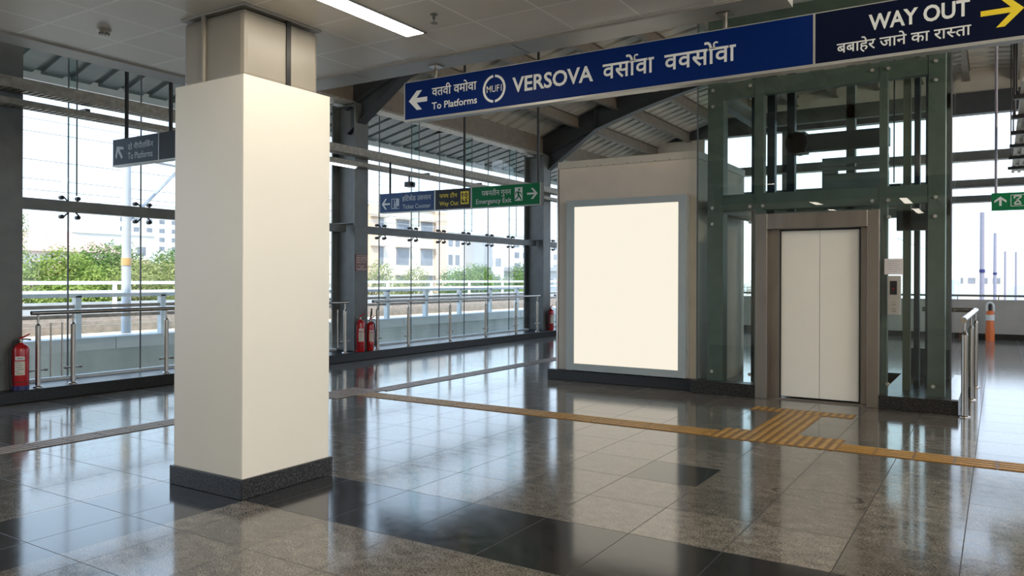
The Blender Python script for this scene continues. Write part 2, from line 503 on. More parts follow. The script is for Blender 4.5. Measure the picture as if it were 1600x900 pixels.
# ================================================================== SETTING
def zlow(x): return 6.37 - 0.026 * (x + 2.0) ** 2
box('floor', 'floor', (-9.9, 6.3, -7, 23.0, -0.35, 0.0), kind='structure')

# ceiling of the low hall
cl = struct('ceiling', (0, 0, 3.37))
box('ceiling_panels', 'ceiling', (-6.44, -1.2, -7, 5.17, 3.37, 3.75), cl)
box('soffit_strip', 'soffit', (-6.72, -6.445, -7, 5.50, 3.365, 3.75), cl)
g = G()
for a, b in ((-6.44, -5.02), (-5.01, -3.3), (-3.29, -1.2)): g.box(a, b, 5.175, 5.50, 3.365, 3.75)
g.build('soffit_strip', 'soffit', cl)
box('edge_trim', 'shaft_trim', (-6.45, -6.43, -7, 5.18, 3.355, 3.37), cl)
box('edge_trim', 'shaft_trim', (-6.44, -1.2, 5.16, 5.18, 3.355, 3.37), cl)

# kerb below the glass wall
box('trim_1', 'kerb', (-10.55, -9.75, -7, 23, 0.0, 0.15), kind='structure', bevel=0.008)
# hall behind the camera and the open right side
w = struct('wall_rear', (-2, -7.1, 0))
box('panel', 'clad', (-10.5, 6.3, -7.2, -7.0, 0, 6.9), w)
for x in (-10.2, -4.7, 0.8, 6.1): box('post', 'steel', (x - 0.15, x + 0.15, -7.0, -6.9, 0, 4.5), w)
w = struct('wall_right', (6.2, 8, 0))
box('parapet', 'concrete', (6.1, 6.3, -7, 23, 0.0, 1.0), w)
for yy in (-6.8, -1.2, 4.6, 10.7, 17.6, 22.6): box('post', 'steel', (6.08, 6.34, yy - 0.18, yy + 0.18, 0, 4.9), w)

# far end of the concourse
w = struct('wall_far', (0, 23, 0))
box('parapet', 'concrete', (-9.9, 6.3, 23.0, 23.18, -0.3, 1.0), w)
box('base_strip', 'kerb', (-9.7, 6.1, 22.97, 23.0, 0, 0.14), w)
G().tube([(-9.7, 23.05, 1.10), (6.1, 23.05, 1.10)], 0.028).build('parapet_rail', 'steel', w)
for x in [-9 + 1.5 * i for i in range(11)]: G().tube([(x, 23.05, 0.99), (x, 23.05, 1.1)], 0.012, 8).build('rail_post', 'steel', w)
box('end_beam', 'rafter', (-10.3, 6.3, 22.95, 23.25, 5.75, 6.3), w, label=None)
vs = []
X = [-9.6 + 0.6 * i for i in range(27)]
for x in X: vs += [(x, 23.08, min(6.25, zlow(x) + 0.5)), (x, 23.08, zlow(x) + 0.62), (x, 23.12, min(6.25, zlow(x) + 0.5)), (x, 23.12, zlow(x) + 0.62)]
G().add(vs, [q for i in range(26) for q in ((4 * i, 4 * i + 4, 4 * i + 5, 4 * i + 1), (4 * i + 2, 4 * i + 3, 4 * i + 7, 4 * i + 6), (4 * i, 4 * i + 2, 4 * i + 6, 4 * i + 4))]).build('gable_sheet', 'deck', w)
box('gable_panel', 'deck', (-9.9, -7.6, 23.02, 23.1, 4.75, 5.75), w)
for z0, z1 in ((4.56, 4.80), (3.88, 4.07), (3.50, 3.66)):
    box('cross_beam', 'steel', (-10.3, 6.3, 23.0, 23.16, z0, z1), w)
    box('cross_beam_lip', 'soffit', (-10.3, 6.3, 22.94, 23.2, z0 - 0.02, z0), w)
for x in (-9.9, -5.2, 2.6, 6.1): box('post', 'steel', (x - 0.1, x + 0.1, 23.0, 23.2, 1.0, 5.8), w)

# vaulted roof
rf = struct('roof', (0, 8, 6))
xs = [-10.9 + i * 0.6 for i in range(30)]
vs, fs = [], []
ys, zs = [], []
yy = -7.2
while yy < 23.3:
    for a, b in ((0, 0), (0.27, 0), (0.30, 0.055), (0.39, 0.055)):
        ys.append(yy + a); zs.append(b)
    yy += 0.42
for i, x in enumerate(xs):
    for y, dz in zip(ys, zs): vs.append((x, y, zlow(x) + 0.56 + dz))
n = len(ys)
for i in range(len(xs) - 1):
    for k in range(n - 1): fs.append((i * n + k, i * n + k + 1, (i + 1) * n + k + 1, (i + 1) * n + k))
G().add(vs, fs).build('roof_deck', 'deck', rf)
# weather skin over the ribs
vs = [(x, y, zlow(x) + 0.64) for x in xs for y in (-7.2, 23.4)]
G().add(vs, [(2 * i, 2 * i + 1, 2 * i + 3, 2 * i + 2) for i in range(len(xs) - 1)]).build('roof_skin', 'broof', rf)
def rafter(y):
    g = G(); X = [-10.25 + i * 0.55 for i in range(31)]
    for hw, a, b in ((0.012, 0.02, 0.53), (0.11, 0.0, 0.022), (0.11, 0.52, 0.545)):
        vs = []
        for x in X:
            z = zlow(x)
            vs += [(x, y - hw, z + a), (x, y + hw, z + a), (x, y + hw, z + b), (x, y - hw, z + b)]
        fs = [(0, 1, 2, 3), tuple(4 * (len(X) - 1) + k for k in (3, 2, 1, 0))]
        for i in range(len(X) - 1):
            for k in range(4): fs.append((4 * i + k, 4 * i + (k + 1) % 4, 4 * i + 4 + (k + 1) % 4, 4 * i + 4 + k))
        g.add(vs, fs)
    for x in X[3::4]:
        g.box(x - 0.01, x + 0.01, y - 0.1, y + 0.1, zlow(x) + 0.02, zlow(x) + 0.52)
    # haunch at the column head
    g.poly_hn = None
    h = [(-10.2, 4.15), (-10.2, 4.7), (-8.6, zlow(-8.6) + 0.02)]
    g.poly_y(h, y - 0.012, y + 0.012)
    vs = [(-10.2, y - 0.11, 4.15), (-10.2, y + 0.11, 4.15), (-8.6, y + 0.11, zlow(-8.6)), (-8.6, y - 0.11, zlow(-8.6))]
    g.add(vs + [(a, b, c + 0.02) for a, b, c in vs], [(0, 1, 2, 3), (4, 7, 6, 5), (0, 4, 5, 1), (1, 5, 6, 2), (2, 6, 7, 3), (3, 7, 4, 0)])
    return g.build('rafter', 'rafter', rf)
for y in (-1.6, 4.6, 10.55, 17.6): rafter(y)
for i in range(16):
    x = -9.1 + 1.05 * i
    if x > 6.2: break
    z = zlow(x) + 0.55
    g = G()
    g.box(x - 0.012, x + 0.012, -7.1, 23, z - 0.26, z)
    g.box(x - 0.07, x + 0.07, -7.1, 23, z - 0.275, z - 0.26)
    g.box(x - 0.07, x + 0.07, -7.1, 23, z - 0.012, z)
    g.build('purlin', 'purlin', rf)
# eave beam over the glass wall, with its pale lower flange, and the overhang outside
box('eave_beam', 'purlin', (-10.22, -10.14, -7, 23, 4.74, 5.22), rf)
box('eave_flange', 'tray', (-10.32, -10.02, -7, 23, 4.70, 4.74), rf)
for ya, yb, zb in ((-7.2, 10.5, 4.33), (10.5, 23.4, 4.43)):
    g = G(); y = ya
    while y < yb - 0.01:
        e = min(y + 0.42, yb)
        for p, q, dz in ((y, e - 0.12, 0.0), (e - 0.12, e, 0.05)):
            g.add([(-10.3, p, 4.86 + dz), (-10.3, q, 4.86 + dz), (-11.75, q, zb + 0.1 + dz), (-11.75, p, zb + 0.1 + dz)], [(0, 1, 2, 3)])
        g.add([(-10.3, e, 4.86), (-10.3, e, 4.91), (-11.75, e, zb + 0.15), (-11.75, e, zb + 0.1)], [(0, 1, 2, 3)])
        g.add([(-10.3, e - 0.12, 4.86), (-10.3, e - 0.12, 4.91), (-11.75, e - 0.12, zb + 0.15), (-11.75, e - 0.12, zb + 0.1)], [(0, 1, 2, 3)])
        y += 0.42
    g.build('eave_deck', 'eave', rf)
    box('eave_skin', 'broof', (-11.75, -10.3, ya, yb, 4.93, 4.95), rf)
    box('gutter', 'fence', (-11.82, -11.75, ya, yb, zb, zb + 0.28), rf)
for y in (5.2, 7.8, 10.4, 13.9, 17.4, 20.4): box('eave_bracket', 'steel', (-11.7, -10.3, y - 0.04, y + 0.04, 4.76, 4.84), rf)

# glass wall bays
JOINTS = {1: ([5.50, 6.52, 7.52, 8.50, 9.48], (5.50, 8.50)), 2: ([11.55, 12.54, 13.50, 14.44, 15.41, 16.36], (12.54, 14.44, 16.36)),
          3: ([18.45, 19.4, 20.35, 21.3, 22.2], (19.4, 21.3))}
SPAN = {1: (4.74, 10.36), 2: (10.74, 17.26), 3: (17.64, 23.0)}
for wi in (1, 2, 3):
    a, b = SPAN[wi]; js, fins = JOINTS[wi]
    W = struct('window_%d' % wi, (-10.4, (a + b) / 2, 0.15))
    edges = [a] + js + [b]
    for z0, z1 in ((0.15, 2.405), (2.415, 4.70)):
        for p, q in zip(edges, edges[1:]):
            box('glass_pane', 'glass', (-10.406, -10.394, p + 0.006, q - 0.006, z0, z1), W)
    for j in js:
        box('sealant_joint', 'seal', (-10.409, -10.391, j - 0.0075, j + 0.0075, 0.15, 4.70), W)
        g = G()
        for dy in (-0.105, 0.105):
            for dz in (-0.125, 0.125):
                g.tube([(-10.30, j + dy * 0.25, 2.405 + dz * 0.35), (-10.30, j + dy, 2.405 + dz), (-10.375, j + dy, 2.405 + dz)], 0.010, 8)
                g.tube([(-10.392, j + dy, 2.405 + dz), (-10.34, j + dy, 2.405 + dz)], 0.028, 12)
        g.build('spider_fitting', 'blackpaint', W)
    for j in fins:
        box('glass_fin', 'fin', (-10.385, -10.20, j - 0.007, j + 0.007, 2.55, 4.70), W)
        box('fin_edge', 'seal', (-10.20, -10.19, j - 0.008, j + 0.008, 2.55, 4.70), W)
        box('fin_clamp', 'blackpaint', (-10.24, -9.934, j - 0.03, j + 0.03, 3.60, 3.66), W)
    G().box(-10.30, -10.15, a - 0.02, b + 0.02, 2.335, 2.475).build('transom', 'steel', W, 0.006)
    box('sill_channel', 'fence', (-10.44, -10.36, a, b, 0.148, 0.19), W)

# ================================================================== STEEL COLUMNS
def h_column(y0, y1, label):
    t = thing('steel_column', (-10.2, (y0 + y1) / 2, 0.15), label, 'column')
    box('flange', 'steel', (-9.97, -9.935, y0, y1, 0.15, 4.7), t, 0.004)
    box('flange', 'steel', (-10.53, -10.495, y0, y1, 0.15, 4.7), t, 0.004)
    ym = (y0 + y1) / 2
    box('web', 'steel', (-10.495, -9.97, ym - 0.015, ym + 0.015, 0.15, 4.7), t)
    for z in (0.17, 2.5, 4.66):
        box('stiffener_plate', 'steel', (-10.495, -9.97, y0 + 0.01, y1 - 0.01, z - 0.008, z + 0.008), t)
    return t
h_column(4.34, 4.72, 'dark grey steel column behind the extinguisher with the blue base band')
h_column(10.38, 10.73, 'dark grey steel column carrying the small maroon notice')
h_column(17.28, 17.62, 'dark grey steel column beyond the green emergency exit sign, farthest of the window columns')

# notice on the column
t = thing('warning_notice', (-9.93, 10.555, 1.75), 'small maroon notice with pale border on the steel column above two extinguishers', 'notice')
box('plate', 'notice', (-9.934, -9.926, 10.40, 10.71, 1.62, 1.92), t)
g = G()
for a in ((10.415, 10.695, 1.895, 1.905), (10.415, 10.695, 1.635, 1.645), (10.415, 10.425, 1.635, 1.905), (10.685, 10.695, 1.635, 1.905), (10.415, 10.695, 1.835, 1.845)):
    g.box(-9.926, -9.9235, *a)
for z, segs in ((1.868, ((10.44, 10.52), (10.54, 10.67))), (1.81, ((10.45, 10.50), (10.52, 10.60), (10.62, 10.67))), (1.775, ((10.44, 10.56), (10.58, 10.66))),
                (1.72, ((10.46, 10.53), (10.55, 10.65))), (1.69, ((10.52, 10.60),)), (1.665, ((10.45, 10.55), (10.57, 10.66)))):
    for p, q in segs: g.box(-9.926, -9.9235, p, q, z - 0.007, z + 0.007)
g.build('lettering', 'noticeline', t)

# ================================================================== CLAD PILLAR
t = thing('clad_pillar', (-4.69, 3.83, 0), 'white clad square pillar standing on a black granite plinth in front', 'pillar', kind='thing')
box('cladding', 'clad', (-5.065, -4.312, 3.437, 4.235, 0.13, 2.875), t, 0.006)
box('plinth', 'granite', (-5.085, -4.292, 3.417, 4.255, 0.0, 0.135), t, 0.004, label='black granite plinth')
box('shaft', 'shaft', (-5.03, -4.362, 3.478, 4.16, 2.87, 3.345), t, 0.035, label='beige panelled shaft above the cladding')
G().tube([(-4.78, 3.468, 2.87), (-4.78, 3.468, 3.35)], 0.018, 10).build('conduit', 'shaft', t)
box('panel_gap', 'blackpaint', (-4.368, -4.352, 3.845, 3.885, 2.87, 3.35), t)
box('collar', 'shaft_trim', (-5.045, -4.345, 3.463, 4.175, 3.354, 3.369), t, 0.004)

# ================================================================== CEILING FITTINGS
def ceiling_lamp(x0, x1, y0, y1, label):
    t = thing('ceiling_lamp', ((x0 + x1) / 2, (y0 + y1) / 2, 3.37), label, 'ceiling light')
    box('diffuser', 'tube', (x0 + 0.012, x1 - 0.012, y0 + 0.012, y1 - 0.012, 3.362, 3.369), t)
    g = G()
    g.box(x0, x1, y0, y0 + 0.012, 3.358, 3.37); g.box(x0, x1, y1 - 0.012, y1, 3.358, 3.37)
    g.box(x0, x0 + 0.012, y0, y1, 3.358, 3.37); g.box(x1 - 0.012, x1, y0, y1, 3.358, 3.37)
    g.build('trim_frame', 'soffit', t)
ceiling_lamp(-3.885, -3.69, 2.85, 4.62, 'glowing white linear lamp recessed in the ceiling right of the pillar')
for k, y in enumerate((-0.4, -3.6)):  # added lamps behind the camera, to warm the interior light
    ceiling_lamp(-3.885, -3.69, y, y + 1.77, 'linear lamp added out of view in the ceiling, %s row back from the pillar' % ('first', 'second')[k])
for k, y in enumerate((-1.2, -4.4)):  # second added row, also out of view, for more warm light
    ceiling_lamp(-1.95, -1.755, y, y + 1.77, 'linear lamp added out of view near the ceiling edge, %s from the blue sign' % ('first', 'second', 'third')[k])
for k, y in enumerate((-2.2, 0.6, 3.4, 6.2, 13.0, 17.0)):  # lamps added out of view to brighten pillar, doors and roof
    zz = 3.5 if y < 10 else 4.4
    t = thing('fill_lamp', (3.2, y, zz + 0.06), 'added warm fill lamp, out of view under the vaulted roof, %s of the row right of the lift' % ('first', 'second', 'third', 'fourth', 'fifth', 'sixth')[k], 'lamp')
    G().tube([(3.2, y - 0.9, zz), (3.2, y + 0.9, zz)], 0.05, 12).build('tube', 'filllamp', t)
    box('spine', 'fence', (3.18, 3.22, y - 0.93, y + 0.93, zz + 0.055, zz + 0.09), t)
    for q in (y - 0.9, y + 0.9): box('end_cap', 'fence', (3.14, 3.26, q - 0.015, q + 0.015, zz - 0.06, zz + 0.09), t)
    for q in (y - 0.7, y + 0.7): G().tube([(3.2, q, zz + 0.09), (3.2, q, zlow(3.2) + 0.3)], 0.008, 8).build('hanger_rod', 'steel', t)
t = thing('smoke_detector', (-5.72, 3.286, 3.37), 'round cream smoke detector on the ceiling left of the pillar', 'smoke detector')
G().lathe((-5.72, 3.286, 3.37), [(0.05, 0), (0.052, -0.012), (0.04, -0.018), (0.041, -0.03), (0.03, -0.042), (0.0, -0.044)], 24).build('housing', 'shaft', t)
g = G()
for k in range(8):
    a = 2 * PI * k / 8
    g.box(-5.72 + 0.034 * math.cos(a) - 0.004, -5.72 + 0.034 * math.cos(a) + 0.004, 3.286 + 0.034 * math.sin(a) - 0.004, 3.286 + 0.034 * math.sin(a) + 0.004, 3.327, 3.338)
g.build('sensor_slots', 'blackpaint', t)
t = thing('sprinkler_head', (-3.394, 4.332, 3.37), 'small dark fire sprinkler head hanging from the ceiling beside the lamp', 'sprinkler')
G().lathe((-3.394, 4.332, 3.37), [(0.028, 0), (0.026, -0.008), (0.012, -0.01), (0.012, -0.035), (0.007, -0.037), (0.007, -0.06)], 14).build('body', 'steel', t)
G().lathe((-3.394, 4.332, 3.37), [(0.0, -0.06), (0.028, -0.062), (0.028, -0.066), (0.0, -0.068)], 14).build('deflector', 'steel', t)

# ================================================================== SIGNS
def arrow(g, cx, cz, w, h, ang, y0, y1, th):
    """bold arrow with a chevron head, pointing along ang"""
    c, s = math.cos(ang), math.sin(ang)
    def T(p): return (cx + (p[0] * c - p[1] * s) * w, cz + (p[0] * s + p[1] * c) * h)
    g.poly_y([T(p) for p in ((-0.5, -th / 2), (0.32, -th / 2), (0.32, th / 2), (-0.5, th / 2))], y0, y1)
    d = th * 1.35
    g.poly_y([T(p) for p in ((0.5, 0), (0.06, 0.5), (0.06 - d * 0.85, 0.5), (0.5 - d, 0))], y0 - 0.0004, y1)
    g.poly_y([T(p) for p in ((0.5, 0), (0.5 - d, 0), (0.06 - d * 0.85, -0.5), (0.06, -0.5))], y0 - 0.0004, y1)
    return g

# --- the big blue sign
YF = 5.34
t = thing('station_sign', (-2.1, 5.38, 3.24), 'long blue and navy hanging sign reading VERSOVA and WAY OUT', 'sign')
PB = box('blue_panel', 'signblue', (-4.505, -1.036, YF, YF + 0.075, 2.912, 3.24), t)
PN = box('navy_panel', 'signnavy', (-1.022, 0.42, YF, YF + 0.075, 2.912, 3.24), t)
box('divider', 'signframe', (-1.036, -1.022, YF - 0.003, YF + 0.075, 2.912, 3.24), t)
g = G(); g.box(-4.515, 0.43, YF - 0.004, YF + 0.08, 2.892, 2.912); g.box(-4.515, 0.43, YF - 0.002, YF + 0.08, 3.24, 3.246)
g.box(-4.515, -4.505, YF - 0.002, YF + 0.08, 2.912, 3.24)
g.build('frame', 'signframe', t)
for x in (-4.19, -1.63):
    g = G(); g.tube([(x, YF + 0.04, 3.24), (x, YF + 0.04, 3.37)], 0.016, 10); g.box(x - 0.05, x + 0.05, YF - 0.01, YF + 0.09, 3.352, 3.364)
    g.build('hanger_rod', 'inox', t)
g = arrow(G(), -4.357, 3.073, 0.205, 0.17, PI, YF - 0.0025, YF, 0.24); g.build('arrow_left', 'white', PB)
letters(PB, ['वतवी', ' ', 'वमोवा'], -4.20, -3.724, 3.088, 3.157, YF, 'white', True, 0.014)
letters(PB, 'To Platforms', -4.20, -3.72, 2.972, 3.032, YF, 'white', bold=0.014)
g = G()
for a0, a1 in ((PI * 0.53, PI * 1.47), (-PI * 0.47, PI * 0.47)):
    n = 22; pts = []
    for i in range(n + 1):
        a = a0 + (a1 - a0) * i / n; pts.append((-3.548 + 0.112 * math.cos(a), 3.072 + 0.115 * math.sin(a)))
    for i in range(n + 1):
        a = a1 - (a1 - a0) * i / n; pts.append((-3.548 + 0.092 * math.cos(a), 3.072 + 0.095 * math.sin(a)))
    for i in range(n):
        g.poly_y([pts[i], pts[i + 1], pts[2 * n - i], pts[2 * n + 1 - i]], YF - 0.0025, YF)
g.build('emblem', 'white', PB)
letters(PB, 'MUF1', -3.622, -3.472, 3.045, 3.10, YF, 'white', bold=0.002)
letters(PB, 'VERSOVA', -3.368, -2.636, 3.014, 3.137, YF, 'white', bold=0.022)
letters(PB, ['व', 'सो^', 'वा'], -2.556, -2.142, 3.014, 3.127, YF, 'white', True, 0.016)
letters(PB, ['व', 'व', 'सो^', 'वा'], -2.062, -1.542, 3.012, 3.124, YF, 'white', True, 0.016)
letters(PN, 'WAY OUT', -0.702, -0.15, 3.075, 3.175, YF, 'white', bold=0.024)
letters(PN, ['बबाहेर', ' ', 'जाने', ' ', 'का', ' ', 'रा', '~', 'ता'], -0.89, -0.143, 2.960, 3.020, YF, 'white', True, 0.010)
g = arrow(G(), 0.012, 3.072, 0.215, 0.185, 0.0, YF - 0.0025, YF, 0.17); g.build('arrow_right', 'yellow', PN)

# --- middle direction sign
YF = 10.30
t = thing('direction_sign', (-7.62, 10.34, 2.95), 'blue, charcoal and green hanging direction sign in front of the glass wall', 'sign')
PP = {}
for nm, m, a, b in (('blue_panel', 'signmid', -9.25, -8.045), ('charcoal_panel', 'signchar', -8.02, -7.295), ('green_panel', 'signgreen', -7.27, -5.99)):
    PP[nm] = box(nm, m, (a, b, YF, YF + 0.09, 2.645, 2.975), t)
g = G(); g.box(-8.045, -8.02, YF - 0.003, YF + 0.09, 2.64, 2.98); g.box(-7.295, -7.27, YF - 0.003, YF + 0.09, 2.64, 2.98)
g.box(-5.99, -5.975, YF - 0.003, YF + 0.1, 2.64, 2.98); g.box(-9.26, -9.25, YF - 0.003, YF + 0.09, 2.64, 2.98); g.box(-9.26, -5.975, YF - 0.003, YF + 0.09, 2.632, 2.645)
g.build('frame', 'signframe', t)
for x, zt in ((-9.06, 3.53), (-7.456, zlow(-7.4)), (-6.05, zlow(-6.0))):
    G().tube([(x, YF + 0.045, 2.975), (x, YF + 0.045, zt + 0.3 if zt > 4 else zt)], 0.02, 10).build('hanger_rod', 'blackpaint', t)
g = arrow(G(), -9.118, 2.79, 0.185, 0.19, PI, YF - 0.0025, YF, 0.16); g.build('arrow_left', 'white', PP['blue_panel'])
g = G()
for a in ((-8.99, -8.815, 2.865, 2.878), (-8.99, -8.815, 2.70, 2.713), (-8.99, -8.977, 2.70, 2.878), (-8.93, -8.915, 2.72, 2.85)): g.box(a[0], a[1], YF - 0.0025, YF, a[2], a[3])
g.poly_y([(-8.88, 2.87), (-8.815, 2.87), (-8.815, 2.75), (-8.85, 2.74), (-8.86, 2.79), (-8.89, 2.80)], YF - 0.0025, YF)
g.bar_y((-8.90, 2.72), (-8.85, 2.79), 0.025, YF - 0.003, YF); g.bar_y((-8.93, 2.75), (-8.88, 2.80), 0.02, YF - 0.003, YF)
g.build('counter_symbol', 'paleblue', PP['blue_panel'])
letters(PP['blue_panel'], ['हिटकेड', ' ', 'उवनरन'], -8.745, -8.115, 2.825, 2.90, YF, 'paleblue', True, 0.008)
letters(PP['blue_panel'], 'Ticket Counter', -8.735, -8.12, 2.69, 2.765, YF, 'paleblue', bold=0.006)
letters(PP['charcoal_panel'], ['पनय', ' ', 'टौन'], -7.935, -7.565, 2.835, 2.895, YF, 'yellow', True, 0.010)
letters(PP['charcoal_panel'], 'Way Out', -7.935, -7.54, 2.705, 2.775, YF, 'yellow', bold=0.008)
box('symbol_tile', 'yellow', (-7.495, -7.33, YF - 0.004, YF, 2.712, 2.922), PP['charcoal_panel'])
g = G(); y0, y1 = YF - 0.0065, YF - 0.004
for a in ((-7.47, -7.44, 2.855, 2.895), (-7.465, -7.445, 2.825, 2.85), (-7.47, -7.445, 2.74, 2.80), (-7.445, -7.41, 2.74, 2.765)): g.box(a[0], a[1], y0, y1, a[2], a[3])
for p, q in (((-7.415, 2.86), (-7.385, 2.895)), ((-7.385, 2.895), (-7.355, 2.865)), ((-7.355, 2.87), (-7.38, 2.83)), ((-7.38, 2.83), (-7.41, 2.855)), ((-7.36, 2.82), (-7.40, 2.77)), ((-7.40, 2.745), (-7.355, 2.75)), ((-7.39, 2.79), (-7.37, 2.75))):
    g.bar_y(p, q, 0.016, y0, y1)
g.build('symbol', 'signchar', PP['charcoal_panel'])
letters(PP['green_panel'], ['पबनतीन', ' ', 'गुनन'], -7.075, -6.515, 2.825, 2.90, YF, 'white', True, 0.006)
letters(PP['green_panel'], 'Emergency Exit', -7.185, -6.51, 2.70, 2.775, YF, 'white', bold=0.006)
box('exit_tile', 'white', (-6.445, -6.305, YF - 0.004, YF, 2.715, 2.925), PP['green_panel'])
g = G(); y0, y1 = YF - 0.0065, YF - 0.004
for p, q, w_ in (((-6.385, 2.86), (-6.37, 2.79), 0.032), ((-6.37, 2.80), (-6.335, 2.755), 0.022), ((-6.335, 2.76), (-6.325, 2.725), 0.018), ((-6.375, 2.79), (-6.40, 2.755), 0.022), ((-6.40, 2.755), (-6.44, 2.73), 0.018),
               ((-6.38, 2.855), (-6.335, 2.835), 0.016), ((-6.335, 2.84), (-6.315, 2.81), 0.014), ((-6.385, 2.855), (-6.42, 2.85), 0.016), ((-6.42, 2.85), (-6.43, 2.815), 0.014)): g.bar_y(p, q, w_, y0, y1)
g.poly_y([(-6.363 + 0.019 * math.cos(k * PI / 6), 2.888 + 0.019 * math.sin(k * PI / 6)) for k in range(12)], y0, y1)
g.build('running_figure', 'signgreen', PP['green_panel'])
g = arrow(G(), -6.125, 2.815, 0.19, 0.17, 0.0, YF - 0.0025, YF, 0.17); g.build('arrow_right', 'white', PP['green_panel'])

# --- slate sign partly behind the pillar
YF = 5.60
t = thing('platform_sign', (-8.8, 5.64, 3.24), 'slate grey hanging sign half hidden behind the white pillar', 'sign')
PS = box('panel', 'signslate', (-9.54, -8.578, YF, YF + 0.08, 2.91, 3.235), t)
box('side_panel', 'signchar', (-8.562, -7.55, YF, YF + 0.08, 2.91, 3.235), t)
box('divider', 'paleblue', (-8.578, -8.562, YF - 0.003, YF + 0.08, 2.91, 3.235), t)
box('frame', 'signframe', (-9.545, -7.55, YF - 0.003, YF + 0.085, 2.892, 2.91), t)
for x in (-9.306, -8.394): G().tube([(x, YF + 0.04, 3.235), (x, YF + 0.04, zlow(x) + 0.3)], 0.024, 10).build('hanger_rod', 'blackpaint', t)
g = arrow(G(), -9.39, 3.068, 0.20, 0.19, PI * 0.70, YF - 0.0025, YF, 0.2); g.build('arrow_up_left', 'paleblue', PS)
letters(PS, ['ठो', ' ', 'र्पीतिकेन'.replace('र्', 'नी')], -9.205, -8.68, 3.085, 3.145, YF, 'paleblue', True, 0.008)
letters(PS, 'To Platforms', -9.205, -8.69, 2.965, 3.045, YF, 'paleblue', bold=0.004)

# --- green sign at the far right
YF = 15.0
t = thing('exit_sign', (0.3, 15.04, 2.93), 'small green hanging sign with a white up arrow near the far opening', 'sign')
PG = box('panel', 'signgreen', (-0.105, 0.72, YF, YF + 0.08, 2.645, 2.93), t)
G().tube([(-0.043, YF + 0.04, 2.93), (-0.043, YF + 0.04, zlow(0) + 0.3)], 0.022, 10).build('hanger_rod', 'mast', t)
G().tube([(0.62, YF + 0.04, 2.93), (0.62, YF + 0.04, 3.93)], 0.022, 10).build('hanger_rod', 'mast', t)
g = arrow(G(), 0.02, 2.795, 0.17, 0.155, PI / 2, YF - 0.0025, YF, 0.2); g.build('arrow_up', 'white', PG)
g = G()
for a in ((0.16, 0.36, 2.885, 2.893), (0.16, 0.36, 2.705, 2.713), (0.16, 0.168, 2.705, 2.893), (0.352, 0.36, 2.705, 2.893)): g.box(a[0], a[1], YF - 0.0025, YF, a[2], a[3])
for p, q in (((0.21, 2.87), (0.31, 2.87)), ((0.21, 2.87), (0.215, 2.83)), ((0.31, 2.86), (0.24, 2.80)), ((0.24, 2.82), (0.30, 2.76)), ((0.22, 2.77), (0.22, 2.735)), ((0.22, 2.735), (0.27, 2.74)), ((0.27, 2.74), (0.31, 2.735)), ((0.25, 2.79), (0.22, 2.76))): g.bar_y(p, q, 0.02, YF - 0.003, YF)
g.build('exit_symbol', 'white', PG)

# ================================================================== CABLE TRAYS
def tray(z0, z1, x0, x1, label):
    t = thing('cable_tray', (x1, 8, z0), label, 'cable tray')
    g = G()
    g.box(x1 - 0.012, x1, -3, 22.9, z0, z1); g.box(x0, x0 + 0.012, -3, 22.9, z0, z1)
    y = -3.0
    while y < 22.9:
        g.box(x0 + 0.012, x1 - 0.012, y, y + 0.045, z0, z0 + 0.012); y += 0.075
    g.build('channel', 'tray', t)
    for y in (1.0, 4.53, 7.5, 10.55, 14.0, 17.45, 20.5):
        e = -9.934
        G().tube([(x0 + 0.004, y, z0 + 0.02), (e, y, z0 + 0.02)], 0.018, 8).build('support_arm', 'steel', t)
    return t
tray(3.685, 3.82, -9.925, -9.68, 'upper of two long galvanised cable trays crossing the glass wall')
t2 = tray(3.505, 3.575, -9.925, -9.70, 'lower of two long galvanised cable trays, with a lit lamp below')
t = thing('strip_lamp', (-9.78, 9.5, 3.50), 'lit white strip lamp fixed under the lower cable tray beside the pillar', 'lamp')
box('tube', 'traylamp', (-9.81, -9.75, 8.6, 10.22, 3.46, 3.485), t)
box('housing', 'fence', (-9.83, -9.73, 8.58, 10.24, 3.485, 3.504), t)
t = thing('security_camera', (-9.78, 11.75, 3.50), 'small dark security camera hanging under the lower cable tray', 'camera')
G().tube([(-9.8, 11.75, 3.50), (-9.8, 11.75, 3.38)], 0.018, 8).build('bracket', 'blackpaint', t)
g = G(); g.box(-9.87, -9.72, 11.68, 11.84, 3.28, 3.38); g.tube([(-9.72, 11.76, 3.33), (-9.68, 11.76, 3.33)], 0.035, 12); g.build('housing', 'blackpaint', t, 0.008)

# ================================================================== RAILINGS
def railing(y0, y1, posts, bars, label):
    X = -9.875
    t = thing('handrail', (X, (y0 + y1) / 2, 0.15), label, 'railing')
    G().tube([(X, y0, 1.055), (X, y1, 1.055)], 0.027, 14).build('top_rail', 'inox', t)
    for y in posts:
        g = G(); g.tube([(X, y, 0.15), (X, y, 0.90)], 0.030, 14); g.tube([(X, y, 0.90), (X, y, 0.925)], [0.030, 0.012], 14); g.tube([(X, y, 0.90), (X, y, 1.04)], 0.012, 10)
        g.lathe((X, y, 0.15), [(0.055, 0), (0.055, 0.012), (0.032, 0.022)], 16)
        g.build('post', 'inox', t)
        g = G()
        for z in (0.36,):
            g.tube([(X, y - 0.10, z), (X, y + 0.10, z)], 0.011, 8); g.tube([(X, y - 0.11, z), (X, y - 0.075, z)], 0.017, 8); g.tube([(X, y + 0.075, z), (X, y + 0.11, z)], 0.017, 8)
        g.build('glass_clamp', 'inox', t)
    for p, q in zip(posts, posts[1:]):
        if q - p > 0.6: box('glass_panel', 'glass', (X - 0.018, X - 0.008, p + 0.05, q - 0.05, 0.24, 0.90), t)
    for y in bars: G().tube([(X, y, 0.26), (X, y, 0.93)], 0.010, 8).build('infill_bar', 'inox', t)
    return t
